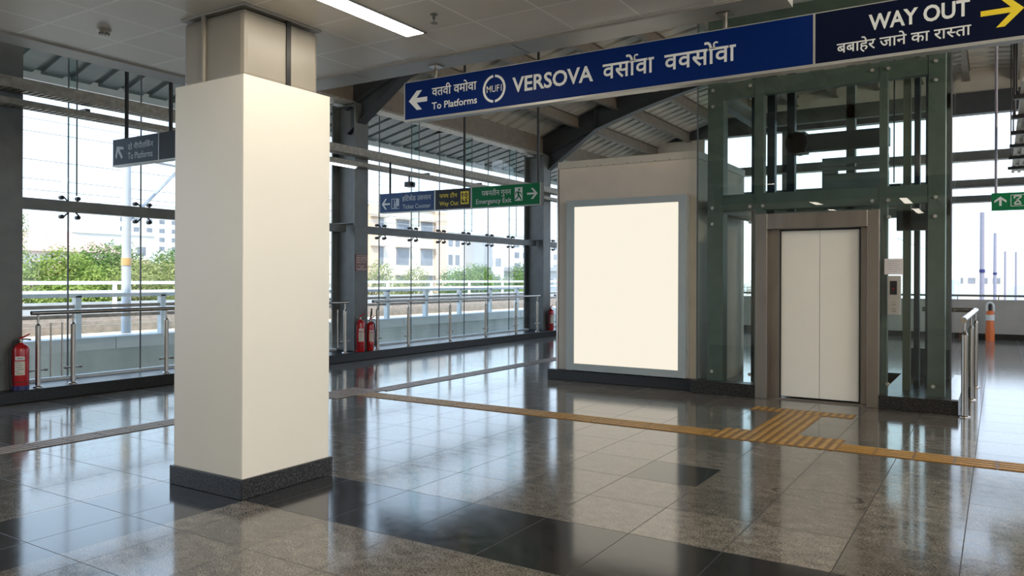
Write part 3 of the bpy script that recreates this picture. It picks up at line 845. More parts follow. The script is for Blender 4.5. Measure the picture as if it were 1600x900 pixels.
railing(4.79, 10.16, [4.87, 5.29, 6.58, 7.85, 9.12, 10.08], [5.02, 5.155, 9.75, 9.9], 'steel and glass railing left of the pillar, beside the first extinguisher')
railing(10.80, 17.0, [10.93, 11.83, 13.20, 14.55, 15.85, 16.88], [], 'steel and glass railing between the two far window columns')
railing(17.78, 22.8, [17.9, 19.2, 20.5, 21.8, 22.7], [], 'farthest steel railing, seen between the last column and the beige wall')

# ================================================================== EXTINGUISHERS
def extinguisher(x, y, r, h, label, band, horn=False, face=-0.55):
    """face: direction the label looks (radians)"""
    t = thing('fire_extinguisher', (x, y, 0.15), label, 'fire extinguisher')
    c = (x, y, 0.15)
    G().lathe(c, [(r * 0.9, 0.0), (r, 0.02), (r, h - r * 0.75), (r * 0.93, h - r * 0.42), (r * 0.7, h - r * 0.14), (r * 0.36, h), (r * 0.3, h + 0.015)], 28).build('cylinder', 'red', t)
    if band: G().lathe(c, [(r * 1.006, 0.0), (r * 1.006, 0.055)], 28).build('base_band', 'blueband', t)
    g = G(); g.lathe(c, [(r * 1.004, h * 0.17), (r * 1.004, h * 0.185)], 28); g.build('seam_ring', 'rubber', t)
    z0, z1 = h * 0.33, h * 0.63
    G().lathe(c, [(r * 1.005, z0), (r * 1.005, z1)], 14, face - 0.62, face + 0.62).build('label', 'label', t)
    G().lathe(c, [(r * 1.005, h * 0.655), (r * 1.005, h * 0.735)], 14, face - 0.55, face + 0.6).build('brand_strip', 'white', t)
    g = G()
    for i, (a, b) in enumerate(((-0.5, 0.1), (-0.45, 0.35), (-0.5, 0.2), (-0.3, 0.45), (-0.5, -0.05), (-0.4, 0.3))):
        zz = z1 - (i + 0.8) * (z1 - z0) / 6.6
        g.lathe(c, [(r * 1.009, zz - 0.005), (r * 1.009, zz + 0.005)], 6, face + a, face + b)
    g.lathe(c, [(r * 1.009, h * 0.68), (r * 1.009, h * 0.71)], 8, face - 0.35, face + 0.4)
    g.build('lettering', 'ink', t)
    top = 0.15 + h
    g = G(); g.tube([(x, y, top), (x, y, top + 0.055)], 0.02, 12); g.tube([(x - 0.02, y - 0.035, top + 0.035), (x - 0.02, y + 0.03, top + 0.035)], 0.012, 8)
    g.build('valve', 'inox', t)
    g = G(); g.tube([(x, y - 0.02, top + 0.05), (x + 0.01, y + 0.05, top + 0.055), (x + 0.02, y + 0.105, top + 0.045)], 0.010, 8)
    g.build('carry_handle', 'steel', t)
    g = G(); g.tube([(x, y - 0.02, top + 0.06), (x + 0.01, y + 0.04, top + 0.085), (x + 0.02, y + 0.09, top + 0.115)], [0.013, 0.011, 0.008], 8)
    g.build('squeeze_lever', 'red', t)
    if horn:
        pts = [(x, y + 0.02, top + 0.03), (x + 0.01, y + r + 0.03, top - 0.03), (x + 0.015, y + r + 0.05, top - 0.2), (x + 0.02, y + r + 0.045, top - 0.36)]
        g = G(); g.tube(pts, 0.013, 8); g.tube([(x + 0.02, y + r + 0.045, top - 0.34), (x + 0.02, y + r + 0.05, top - 0.44)], [0.016, 0.028], 10)
        g.tube([(x, y, top + 0.05), (x + 0.005, y + 0.02, top + 0.16), (x + 0.005, y + 0.03, top + 0.26)], [0.014, 0.018, 0.012], 8)
    else:
        pts = [(x, y - 0.02, top + 0.035), (x, y - r * 0.9, top + 0.015), (x + 0.005, y - r - 0.028, top - 0.09), (x + 0.005, y - r - 0.032, 0.15 + h * 0.45), (x + 0.01, y - r - 0.02, 0.15 + h * 0.1), (x + 0.015, y - r - 0.012, 0.19)]
        g = G(); g.tube(pts, 0.013, 8)
    g.build('hose', 'rubber', t)
    return t
extinguisher(-9.846, 4.66, 0.088, 0.545, 'red fire extinguisher with dark blue base band by the nearest railing end', True)
extinguisher(-9.838, 10.43, 0.085, 0.575, 'stout red fire extinguisher standing below the maroon notice', False)
extinguisher(-9.835, 10.695, 0.066, 0.52, 'slimmer red fire extinguisher with black horn, right of the stout one', False, True)
extinguisher(-9.838, 17.50, 0.08, 0.545, 'red fire extinguisher against the farthest column, seen beside the beige wall', False)

# ================================================================== LIGHT BOX WALL
t = thing('service_wall', (-4.5, 11.2, 0), 'beige boxed wall standing behind the glowing light box', 'wall', kind='thing')
box('wall_body', 'wall', (-5.575, -3.44, 10.15, 12.4, 0.0, 3.13), t, 0.004)
box('coping', 'wallcap', (-5.585, -3.43, 10.135, 12.41, 3.13, 3.235), t, 0.005)
box('kerb', 'kerb', (-5.69, -3.44, 10.03, 10.148, 0.0, 0.15), t, 0.005)
box('corner_trim', 'inox', (-5.60, -5.578, 10.14, 12.4, 0.15, 3.12), t)
g = G()
for k in range(9): g.tube([(-5.3 + 0.21 * k, 10.134, 3.14), (-5.3 + 0.21 * k, 10.12, 3.14)], 0.006, 6)
g.build('fixing_screws', 'steel', t)

t = thing('light_box', (-4.44, 10.06, 0.165), 'large cream glowing advertising light box with grey green frame', 'light box')
x0, x1, z0, z1 = -5.345, -3.54, 0.168, 2.632
g = G(); y0, y1 = 9.97, 10.02
g.box(x0, -5.222, y0, y1, z0, z1); g.box(-3.645, x1, y0, y1, z0, z1); g.box(-5.222, -3.645, y0, y1, z0, 0.266); g.box(-5.222, -3.645, y0, y1, 2.536, z1)
FR = g.build('frame', 'boxframe', t)
box('casing', 'boxside', (x0 + 0.004, x1 - 0.004, 10.02, 10.149, z0, z1 - 0.004), t, 0.004)
box('diffuser', 'backlight', (-5.222, -3.645, 9.985, 10.02, 0.266, 2.536), t, label='glowing cream diffuser panel')
g = G()
for x in (-5.13, -3.74): g.tube([(x, 9.97, 0.205), (x, 9.963, 0.205)], 0.012, 10)
g.tube([(-3.59, 9.97, 1.93), (-3.59, 9.962, 1.93)], 0.014, 10); g.tube([(-3.56, 9.97, 1.17), (-3.56, 9.962, 1.17)], 0.014, 10)
g.build('lock', 'bolt', FR)
g = G()
for z in (0.5, 2.2): g.box(x1 - 0.012, x1 + 0.008, 9.99, 10.03, z - 0.05, z + 0.05)
g.build('hinge', 'boxframe', FR)

# ================================================================== GLASS LIFT
t = thing('glass_lift', (-1.9, 11.1, 0), 'green glazed passenger lift with cream double doors and steel surround', 'lift')
# kerbs
box('kerb', 'granite', (-3.435, -2.605, 9.87, 10.1, 0.0, 0.165), t, 0.004)
box('kerb', 'granite', (-1.175, -0.372, 9.83, 12.5, 0.0, 0.16), t, 0.004)
box('kerb', 'granite', (-3.3, -1.18, 12.3, 12.5, 0.0, 0.16), t, 0.004)
box('kerb_capping', 'inox', (-0.46, -0.374, 9.9, 12.48, 0.16, 0.166), t)
# steel portal around the doors
g = G()
g.box(-2.60, -2.455, 9.88, 10.10, 0.0, 2.32); g.box(-1.305, -1.175, 9.88, 10.10, 0.0, 2.32)
g.box(-2.455, -1.305, 9.88, 10.10, 2.125, 2.32)
g.build('door_surround', 'portal', t, 0.004)
g = G(); g.box(-2.455, -2.325, 10.04, 10.10, 0.0, 2.125); g.box(-1.40, -1.305, 10.04, 10.10, 0.0, 2.125); g.build('inner_jamb', 'portal', t)
g = G(); g.box(-2.335, -2.32, 10.03, 10.06, 0.0, 2.12); g.box(-1.412, -1.395, 10.03, 10.06, 0.0, 2.12); g.box(-2.335, -1.395, 10.03, 10.06, 2.105, 2.125); g.build('door_gasket', 'blackpaint', t)
for a, b in ((-2.322, -1.867), (-1.862, -1.41)):
    box('door_panel', 'door', (a, b, 10.06, 10.10, 0.03, 2.105), t, 0.003)
box('door_seam', 'blackpaint', (-1.868, -1.861, 10.075, 10.10, 0.03, 2.105), t)
box('sill', 'portal', (-2.455, -1.305, 9.98, 10.10, 0.0, 0.012), t)
# frame members
YA, YB = 10.04, 10.16
def post(x0, x1, y0, y1, m='liftframe'): box('frame_post', m, (x0, x1, y0, y1, 0.10, 4.95), t, 0.004)
post(-3.27, -3.06, YA, YB + 0.08); post(-2.66, -2.54, YA, YB) ; post(-1.20, -1.11, YA, YB); post(-0.69, -0.515, YA, YB + 0.08)
for z0, z1 in ((2.385, 2.60), (3.86, 4.07), (4.75, 4.95)):
    box('cross_beam', 'liftframe', (-3.06, -2.66, YA + 0.01, YB, z0, z1), t, 0.004)
    box('cross_beam', 'liftframe', (-2.54, -1.20, YA + 0.01, YB, z0, z1), t, 0.004)
    box('cross_beam', 'liftframe', (-1.11, -0.69, YA + 0.01, YB, z0, z1), t, 0.004)
    box('side_beam', 'liftframe', (-3.27, -3.15, YB + 0.08, 12.2, z0, z1), t, 0.004)
    box('back_beam', 'liftframe', (-3.27, -0.52, 12.2, 12.32, z0, z1), t, 0.004)
post(-3.27, -3.12, 12.2, 12.34); post(-1.9, -1.78, 12.2, 12.34); post(-0.66, -0.515, 12.2, 12.34)
# glass skin
for a, b, z0, z1 in ((-3.385, -2.635, 0.165, 2.325), (-1.17, -0.462, 0.16, 2.325), (-3.385, -2.605, 2.335, 4.95), (-2.598, -1.195, 2.335, 4.95), (-1.188, -0.462, 2.335, 4.95)):
    box('glass_panel', 'liftglass', (a, b, 10.0, 10.014, z0, z1), t)
for a, b in ((10.0, 11.2), (11.206, 12.4)):
    for z0, z1 in ((0.166, 2.30), (2.306, 4.95)): box('side_glass', 'sideglass', (-0.462, -0.450, a, b, z0, z1), t)
box('corner_seal', 'seal', (-0.462, -0.446, 9.992, 10.006, 0.166, 4.95), t)
box('corner_seal', 'seal', (-3.40, -3.386, 9.992, 10.014, 0.166, 4.95), t)
for z0, z1 in ((0.166, 2.32), (2.33, 4.95)):
    box('side_glass', 'liftglass', (-3.40, -3.388, 12.42, 12.43, z0, z1), t)
    for a, b in ((-3.385, -1.86), (-1.85, -0.462)): box('back_glass', 'sideglass', (a, b, 12.39, 12.40, z0, z1), t)
# bolts of the glass skin
for x, z in ((-3.19, 2.432), (-2.70, 2.43), (-2.538, 2.43), (-1.268, 2.43), (-1.097, 2.43), (-0.61, 2.44), (-3.19, 2.222), (-2.698, 2.23), (-1.089, 2.234), (-0.615, 2.223),
             (-3.19, 0.286), (-2.699, 0.278), (-1.096, 0.277), (-0.628, 0.284), (-3.189, 3.974), (-2.705, 3.979), (-3.188, 3.764), (-1.273, 3.976), (-1.102, 3.974), (-0.615, 3.992), (-0.614, 3.774)):
    G().tube([(x, 10.0, z), (x, 9.985, z)], [0.023, 0.018], 14).build('glass_bolt', 'bolt', t)
# shaft equipment
box('guide_rail', 'olive', (-0.99, -0.905, 10.5, 10.58, 0.1, 4.9), t)
for x in (-0.86, -0.735): box('guide_rail', 'navyrail', (x - 0.03, x + 0.03, 10.75, 10.9, 0.1, 4.9), t)
for x, y in ((-2.82, 10.7), (-2.66, 10.9), (-2.42, 11.0)): box('guide_rail', 'navyrail', (x - 0.05, x + 0.05, y, y + 0.12, 0.1, 4.9), t)
G().tube([(-1.10, 10.6, 2.7), (-1.10, 10.6, 4.9)], 0.008, 8).build('hoist_rope', 'navyrail', t)
g = G(); g.box(-1.14, -1.02, 10.55, 10.7, 2.55, 2.68); g.tube([(-1.08, 10.54, 2.62), (-1.08, 10.72, 2.62)], 0.06, 14); g.build('rope_pulley', 'blackpaint', t)
box('car_body', 'car', (-2.30, -1.42, 10.25, 11.85, 0.02, 2.30), t, 0.01)
box('car_roof', 'car', (-2.45, -1.30, 10.20, 11.90, 2.30, 2.36), t)
g = G()
for a in ((2.70, 3.01), (3.055, 3.10), (3.145, 3.24)): g.box(-2.16, -1.29, 11.80, 11.86, *a)
g.box(-2.16, -1.95, 11.80, 11.86, 3.0, 3.06); g.build('car_upper_panel', 'car', t)
box('crosshead', 'navyrail', (-2.42, -1.2, 11.0, 11.16, 3.24, 3.47), t)
g = G(); g.box(-2.46, -2.22, 10.95, 11.2, 3.22, 3.50); g.tube([(-2.34, 10.95, 3.36), (-2.34, 11.2, 3.36)], 0.15, 16); g.build('hoist_motor', 'navyrail', t)
box('buffer_panel', 'navyrail', (-1.1, -0.55, 12.1, 12.16, 0.16, 0.55), t)
box('header_unit', 'navyrail', (-1.06, -0.68, 10.5, 10.62, 2.1, 2.34), t)
# call panel
CP = box('call_plate', 'bolt', (-1.095, -0.958, 9.962, 10.0, 1.09, 1.545), t, 0.004, label='steel call plate with dark display')
box('display', 'shade_dark', (-1.072, -0.998, 9.957, 9.962, 1.325, 1.485), CP)
g = G(); g.box(-1.045, -1.025, 9.955, 9.957, 1.385, 1.39); g.box(-1.045, -1.04, 9.955, 9.957, 1.39, 1.405); g.box(-1.03, -1.025, 9.955, 9.957, 1.39, 1.405); g.build('digit', 'led', CP)
for z in (1.225, 1.145):
    box('call_button', 'inox', (-1.05, -1.005, 9.955, 9.962, z - 0.018, z + 0.018), CP, 0.003)
t = thing('paper_notice', (-1.037, 9.995, 1.65), 'pale printed paper notice taped to the lift glass above the call plate', 'notice')
box('sheet', 'paper', (-1.135, -0.938, 9.995, 9.999, 1.56, 1.745), t)
g = G()
for i, (a, b) in enumerate(((-1.10, -0.97), (-1.10, -1.0), (-1.11, -0.98), (-1.09, -0.99), (-1.10, -0.965), (-1.08, -1.0))): g.box(a, b, 9.994, 9.9951, 1.71 - i * 0.023, 1.714 - i * 0.023)
g.build('print_lines', 'ink', t)

# rail beside the lift
t = thing('guard_rail', (-0.29, 11.2, 0), 'short stainless guard rail on posts along the right side of the lift', 'railing')
pts = [(-0.322, 9.72, 1.06), (-0.27, 12.62, 1.07)]
for k in range(7):
    a = k / 6 * PI / 2
    pts.append((-0.27 - 0.09 * (1 - math.cos(a)), 12.72 + 0.09 * math.sin(a), 1.07))
pts.append((-0.95, 12.81, 1.07))
g = G().tube(pts, 0.034, 14); g.build('top_rail', 'inox', t)
for x, y in ((-0.312, 9.78), (-0.29, 11.2), (-0.272, 12.6), (-0.85, 12.81)):
    g = G(); g.tube([(x, y, 0.0), (x, y, 0.90)], 0.034, 14); g.tube([(x, y, 0.9), (x, y, 0.94)], [0.034, 0.013], 14); g.tube([(x, y, 0.92), (x, y, 1.04)], 0.013, 10); g.lathe((x, y, 0), [(0.06, 0), (0.06, 0.012), (0.036, 0.02)], 16)
    g.build('post', 'inox', t)

# ================================================================== TACTILE PAVING
def tactile(name_label, rects, loc, m='tactile'):
    t = thing('tactile_paving', loc, name_label, 'tactile paving')
    g = G(); base = G()
    for x0, x1, y0, y1, d in rects:
        base.box(x0, x1, y0, y1, 0.0, 0.004)
        L = 0.30
        if d == 'x':
            n = 4; p = (y1 - y0) / n
            x = x0
            while x < x1 - 0.01:
                e = min(x + L, x1)
                for k in range(n): g.box(x + 0.006, e - 0.012, y0 + p * (k + 0.28), y0 + p * (k + 0.72), 0.004, 0.009)
                x += L
        else:
            n = max(2, round((x1 - x0) / 0.085)); p = (x1 - x0) / n
            y = y0
            while y < y1 - 0.01:
                e = min(y + L, y1)
                for k in range(n): g.box(x0 + p * (k + 0.28), x0 + p * (k + 0.72), y + 0.006, e - 0.012, 0.004, 0.009)
                y += L
    base.build('tiles', m, t); g.build('ribs', m + '_rib', t)
    return t
tactile('ochre ribbed tactile strip between the brown junction patch and the lift patch', [(-6.9, -2.32, 7.24, 7.57, 'x')], (-4.6, 7.4, 0))
tactile('ochre ribbed tactile strip running right from the lift patch past the guard rail', [(-1.20, 6.0, 7.22, 7.55, 'x')], (2.4, 7.4, 0))
tactile('ochre tactile patch with arm and bar leading to the lift doors', [(-2.32, -1.20, 7.22, 7.74, 'y'), (-2.07, -1.63, 7.74, 8.98, 'y'), (-2.42, -1.32, 8.98, 9.24, 'y')], (-1.85, 8.2, 0))
tactile('brown tactile strip passing behind the pillar, left of the junction patch', [(-7.36, -7.06, -4, 6.9, 'y')], (-7.2, 1.5, 0), 'tactbrown')
tactile('brown tactile strip running from the junction patch toward the beige wall', [(-7.12, -6.82, 7.75, 22.5, 'y')], (-7, 15, 0), 'tactbrown')
tactile('studded brown tactile junction patch beyond the pillar', [(-7.42, -6.9, 6.9, 7.75, 'y')], (-7.1, 7.3, 0), 'tactbrown')

# ================================================================== FAR END THINGS
t = thing('flexible_bollard', (-0.177, 22.5, 0), 'orange flexible bollard with white bands at the far parapet', 'bollard')
G().lathe((-0.177, 22.5, 0), [(0.10, 0), (0.10, 0.25), (0.088, 0.32), (0.085, 0.72), (0.07, 0.74)], 18).build('post', 'orange', t)
G().lathe((-0.177, 22.5, 0), [(0.094, 0.50), (0.094, 0.64)], 18).build('reflective_band', 'white', t)
pts = [(-0.177 + 0.07 * math.cos(a), 22.5, 0.84 + 0.10 * math.sin(a)) for a in [PI * k / 8 for k in range(9)]]
G().tube([(-0.107, 22.5, 0.72)] + pts + [(-0.247, 22.5, 0.72)], 0.026, 8).build('loop_top', 'white', t)
G().tube([(-0.177, 22.5, 0.72), (-0.177, 22.5, 0.90)], 0.035, 10).build('core', 'rubber', t)

t = thing('canopy_panel', (0.9, 16, 4.0), 'corrugated canopy panel with dark cross bars hung above the green arrow sign', 'canopy')
g = G(); x = 0.24
while x < 1.6:
    g.box(x, x + 0.06, 11.6, 21.4, 3.99, 4.05); g.box(x + 0.06, x + 0.12, 11.6, 21.4, 4.03, 4.05); x += 0.12
g.build('corrugated_sheet', 'deck', t)
for y in (12.4, 13.9, 15.4, 16.9, 18.5, 20.2): box('cross_bar', 'blackpaint', (0.16, 1.65, y - 0.05, y + 0.05, 3.93, 3.99), t)
for x, y in ((0.20, 12.4), (0.20, 13.9), (0.20, 15.4), (0.20, 18.5), (1.6, 12.4), (1.6, 18.5)):
    G().tube([(x, y, 3.95), (x, y, zlow(x) + 0.3)], 0.012, 8).build('hanger_rod', 'blackpaint', t)

# ================================================================== OUTSIDE
box('ground', 'ground', (-400, 120, -40, 420, -8.3, -8.0), kind='structure')
t = thing('viaduct', (-17, 15, -2), 'grey concrete railway viaduct running outside the glass wall', 'viaduct')
box('girder', 'girder', (-22.5, -13.62, -20, 140, -1.6, 0.23), t)
g = G(); y = -20.0
while y < 140:
    g.box(-13.9, -13.5, y + 0.008, y + 1.992, 0.20, 0.42); y += 2.0
g.build('coping', 'coping', t)
box('track_bed', 'ballast', (-22.4, -13.9, -20, 140, 0.23, 0.36), t)
box('far_parapet', 'coping', (-22.6, -22.4, -20, 140, 0.23, 0.75), t)
for k, y in enumerate((-10, 20, 50, 80, 110)): box('pier', 'girder', (-19, -16, y - 1, y + 1, -8, -1.6), t)
for k, x in enumerate((-15.5, -17.0, -18.9, -20.4)):
    o = G().box(x - 0.04, x + 0.04, -20, 140, 0.36, 0.52).build('track_rail', 'railbrown')
    tag(o, 'rusty steel rail on the viaduct, %s from the white fence' % ('first', 'second', 'third', 'fourth')[k], 'rail', 'rails on the viaduct')
t = thing('trackside_fence', (-13.65, 15, 0.42), 'white post and rail fence on the near edge of the viaduct', 'fence')
for y in [0.9 + 1.62 * i for i in range(36)]: box('post', 'fence', (-13.72, -13.60, y - 0.05, y + 0.05, 0.42, 1.16), t)
for z in (0.80, 0.97): G().box(-13.68, -13.64, 0, 60, z - 0.03, z + 0.03).build('middle_rail', 'railbrown', t)
G().box(-13.72, -13.60, 0, 60, 1.13, 1.20).build('top_rail', 'fence', t)
t = thing('far_barrier', (-22.0, 30, 0.36), 'pale double rail barrier on the far side of the viaduct', 'barrier')
for z in (1.05, 1.32): G().box(-22.1, -22.0, -10, 130, z - 0.05, z + 0.05).build('rail', 'fence', t)
for y in [-8 + 3.0 * i for i in range(40)]: box('post', 'fence', (-22.06, -21.98, y - 0.05, y + 0.05, 0.36, 1.35), t)

def mast(x, y, h, w, m, label, band=None, arm=0, base=0.44):
    t = thing('catenary_mast', (x, y, base), label, 'mast')
    G().tube([(x, y, base), (x, y, h)], [w, w * 0.85], 12).build('pole', m, t)
    if band: G().tube([(x, y, band[1] - 0.07), (x, y, band[1] + 0.07)], w * 1.08, 12).build('marker_band', band[0], t)
    if arm:
        g = G(); g.tube([(x, y, h - 0.35), (x - 1.6 * arm, y + 2.2, h - 0.15)], 0.03, 8); g.tube([(x, y, h - 1.6), (x - 1.6 * arm, y + 2.2, h - 0.2)], 0.03, 8)
        g.tube([(x - 0.2 * arm, y + 0.27, h - 0.32), (x - 0.45 * arm, y + 0.62, h - 0.29)], 0.07, 10)
        g.build('bracket_arm', 'wire', t)
mast(-13.85, 8.40, 4.1, 0.085, 'mastlight', 'pale catenary mast with orange band, just left of the pillar', ('amber', 1.78), 1)
mast(-13.85, 34.0, 4.6, 0.09, 'mastlight', 'pale catenary mast far along the viaduct', None, 1)
for k, (z, x) in enumerate(((4.34, -16.0), (3.79, -16.0), (3.45, -16.3), (3.2, -16.0), (4.9, -17.6))):
    o = G().tube([(x, -20, z), (x, 60, z), (x, 140, z)], 0.010, 6).build('overhead_wire', 'wire')
    tag(o, 'thin overhead wire strung above the viaduct, %s' % ('second highest', 'middle one', 'second lowest', 'lowest one', 'highest of the five')[k], 'wire', 'overhead wires')
for k, (x, y, h, w, lab) in enumerate(((-0.62, 40, 4.5, 0.11, 'tallest lavender grey mast with blue band, right beyond the far parapet'), (-0.2, 58, 4.5, 0.11, 'second tallest lavender grey mast with blue band beyond the far parapet'),
                         (0.55, 92, 4.4, 0.12, 'slim grey mast beyond the far parapet, right of the second tallest'), (1.5, 95, 4.4, 0.12, 'slim grey mast farthest right beyond the far parapet'),
                         (-4.3, 92, 3.6, 0.09, 'thin far mast just right of the lift glass'), (-3.5, 92, 3.9, 0.10, 'thin far mast left of the tallest lavender mast'))):
    mast(x, y, h, w, 'mast', lab, ('blueband', 1.9 + 0.01 * k) if k < 2 else None, base=-8.0)
for k, (x, z) in enumerate(((-3.0, 2.95), (-1.6, 2.6), (-2.4, 3.4))):
    o = G().tube([(x + (9 if k == 1 else 0), 30, z + (-0.3 if k == 1 else 0)), (x - (6 if k == 1 else 0), 120, z + (1.0 if k == 1 else 0))], 0.012, 6).build('overhead_wire', 'wire')
    tag(o, 'thin overhead wire beyond the far parapet, %s' % ('middle', 'slanting', 'upper')[k], 'wire', 'wires beyond the parapet')

def building(name_label, b, m, wins, roof=None, extra=()):
    """wins: list of (face, a0, a1, z0, z1) windows; face 'x' = the face towards +X, 'y' = the face towards -Y"""
    x0, x1, y0, y1, h = b
    t = thing('apartment_building', ((x0 + x1) / 2, (y0 + y1) / 2, -8), name_label, 'building')
    box('walls', m, (x0, x1, y0, y1, -8, h), t)
    if roof == 'parapet':
        g = G(); g.box(x0 - 0.2, x1 + 0.2, y0 - 0.2, y1 + 0.2, h, h + 0.35); g.box(x0 + 2, x0 + 5, y0 + 2, y0 + 5, h + 0.35, h + 2.0); g.build('roof_parapet', 'bwhite', t)
    elif roof == 'tile':
        vs = [(x0 - .5, y0 - .5, h), (x1 + .5, y0 - .5, h), (x1 + .5, y1 + .5, h), (x0 - .5, y1 + .5, h), ((x0 + x1) / 2, y0 + 1, h + 1.8), ((x0 + x1) / 2, y1 - 1, h + 1.8)]
        G().add(vs, [(0, 1, 2, 3), (0, 4, 1), (1, 4, 5, 2), (2, 5, 3), (3, 5, 4, 0)]).build('roof', 'btile', t)
    elif roof == 'sheet':
        G().box(x0 - 0.6, x1 + 0.6, y0 - 0.6, y1 + 0.6, h, h + 0.6).build('roof', 'broof', t)
    for face, a0, a1, z0, z1, hood in wins:
        g = G()
        if face == 'x': g.box(x1 - 0.1, x1 + 0.06, a0, a1, z0, z1)
        else: g.box(a0, a1, y0 - 0.06, y0 + 0.1, z0, z1)
        wd = g.build('window', 'bwin', t)
        if hood:
            g = G()
            if face == 'x': g.box(x1, x1 + 0.7, a0 - 0.2, a1 + 0.2, z1 + 0.05, z1 + 0.2)
            else: g.box(a0 - 0.2, a1 + 0.2, y0 - 0.7, y0, z1 + 0.05, z1 + 0.2)
            g.build('window_hood', 'bsill', wd)
    for nm, mm, bb in extra: box(nm, mm, bb, t)
    return t

# left of the pillar
def grid(face, a0, a1, n, zs, w, h, hood=False):
    return [(face, a0 + (a1 - a0) * (i + 0.5) / n - w / 2, a0 + (a1 - a0) * (i + 0.5) / n + w / 2, z, z + h, hood) for z in zs for i in range(n)]
building('tall pale tower block beyond the trees left of the pillar', (-275, -245, 144, 169, 26), 'bwhite', grid('x', 145, 168.5, 5, [-2 + 3.1 * k for k in range(9)], 2.0, 1.5), 'parapet', [('tower_upper', 'bwhite', (-272, -250, 157, 164, 26, 32))])
building('low white house with red tiled roof behind the leftmost tree', (-70, -58, 22, 35, 3.3), 'bwhite', grid('x', 23, 34.5, 3, (-0.4, 1.6), 1.0, 0.9, True), 'tile')
building('low white block with flat roof between the red tiled house and the tower', (-130, -105, 54, 68, 7.4), 'bwhite', grid('x', 55, 67.5, 4, (1.2, 4.6), 1.3, 1.2), 'parapet')
building('small peach house with red tiled roof half hidden by trees', (-54, -47, 25.5, 33, 0.9), 'bpeach', grid('x', 26, 32.5, 3, (-1.6,), 1.2, 1.2), 'tile')
# right of the pillar
building('cream apartment block with hooded windows and peach edge, right of the middle column', (-72, -58, 52, 76.5, 9.5), 'bcream',
         grid('x', 53, 75, 5, (-3.4, -0.2, 3.0, 6.2), 2.2, 1.9, True), 'parapet', [('edge_strip', 'bpeach', (-58, -57.7, 74.2, 76.5, -8, 9.5)), ('edge_strip', 'bpeach', (-58, -57.7, 62.6, 64, -8, 9.5))])
building('white block with a grey stair tower, beyond the cream block', (-76, -60, 79, 93, 7.4), 'bwhite', grid('x', 79.5, 82.5, 2, (-2.0, 0.6, 3.2, 5.6), 0.9, 1.3) + grid('x', 88.5, 92.5, 2, (-2.0, 0.6, 3.2), 1.3, 1.1), 'parapet',
         [('stair_tower', 'bgrey', (-60, -58.6, 83.5, 88, -8, 6.6))])
building('pale cream block with small windows behind the big green tree', (-92, -76, 95, 108, 9.3), 'bcream', grid('x', 96, 107, 4, (0.4, 3.2, 5.8), 1.4, 1.3), 'parapet')
building('low shed with grey sheet roof right of the big green tree', (-72, -58, 100, 126, 2.6), 'bgrey', grid('x', 101, 125, 7, (0.2,), 2.4, 1.3), 'sheet')
building('distant white tower block far beyond the grey roofed shed', (-130, -112, 176, 205, 13), 'bwhite', grid('x', 178, 204, 6, (1, 4, 7, 10), 2.4, 1.6), 'parapet')
# beyond the far parapet
building('long low cream building beyond the far parapet', (-9, 1.0, 128, 150, 2.9), 'bcream', grid('y', -8.5, 0.5, 6, (1.0,), 0.9, 0.8), None)
t = thing('hill', (40, 330, -8), 'pale hazy hill on the horizon at the far right', 'hill')
vs, fs = [], []
for i in range(25):
    for j in range(13):
        a, b = i / 24, j / 12
        z = 24 * math.sin(PI * a) ** 0.8 * math.sin(PI * b) * (0.75 + 0.25 * math.sin(9 * a + 3 * b)) - 8.2
        vs.append((-10 + 190 * a, 290 + 90 * b, z))
for i in range(24):
    for j in range(12): fs.append((i * 13 + j, (i + 1) * 13 + j, (i + 1) * 13 + j + 1, i * 13 + j + 1))
G().add(vs, fs, True).build('slope', 'hill', t)

def tree(x, y, top, r, m, label, seed, n=10000, blobs=12):
    rnd = random.Random(seed)
    t = thing('leafy_tree', (x, y, -8), label, 'tree', 'trees outside the glass wall')
    cz = top - r * 0.95
    g = G(); g.tube([(x, y, -8), (x + 0.1, y, -4), (x, y + 0.1, cz)], [0.3, 0.22, 0.10], 8)
    B = []
    for k in range(blobs):
        a = rnd.uniform(0, 2 * PI); d = rnd.uniform(0.25, 0.75) * r
        c = Vector((x + d * math.cos(a), y + d * math.sin(a), cz + rnd.uniform(-0.7, 0.55) * r)); B.append((c, rnd.uniform(0.38, 0.58) * r))
        g.tube([(x, y, cz - r * 0.6), tuple(c)], [0.08, 0.03], 6)
    g.build('trunk', 'bark', t)
    g = G()
    for i in range(n):
        c, br = rnd.choice(B)
        d = Vector((rnd.gauss(0, 1), rnd.gauss(0, 1), rnd.gauss(0, 1))).normalized()
        p = c + d * br * rnd.uniform(0.62, 1.08)
        s = rnd.uniform(0.028, 0.060) * (r / 2.0) ** 0.7
        nrm = (d + Vector((rnd.uniform(-.7, .7), rnd.uniform(-.7, .7), rnd.uniform(-.4, .9)))).normalized()
        u = nrm.orthogonal().normalized(); w_ = nrm.cross(u)
        g.add([p + u * s * 1.5, p + w_ * s, p - u * s * 1.5, p - w_ * s], [(0, 1, 2, 3)])
    g.build('foliage', m, t)
tree(-31.0, 15.5, 2.7, 1.7, 'leaf_a', 'bright yellow green tree, leftmost of those seen through the glass', 1)
tree(-40.0, 18.3, 5.6, 1.6, 'leaf_c', 'tall thin olive tree top rising behind the leftmost bright tree', 2, 2000, 6)
tree(-28.5, 15.9, 1.9, 1.5, 'leaf_a', 'low bright green tree just right of the leftmost one', 3)
tree(-33.5, 19.2, 3.0, 1.8, 'leaf_b', 'mid green tree left of the orange banded mast', 4)
tree(-28.5, 17.6, 1.9, 1.5, 'leaf_c', 'low olive tree in front of the mid green one beside the mast', 5)
tree(-31.0, 20.3, 2.5, 1.7, 'leaf_c', 'olive tree just right of the orange banded mast', 6)
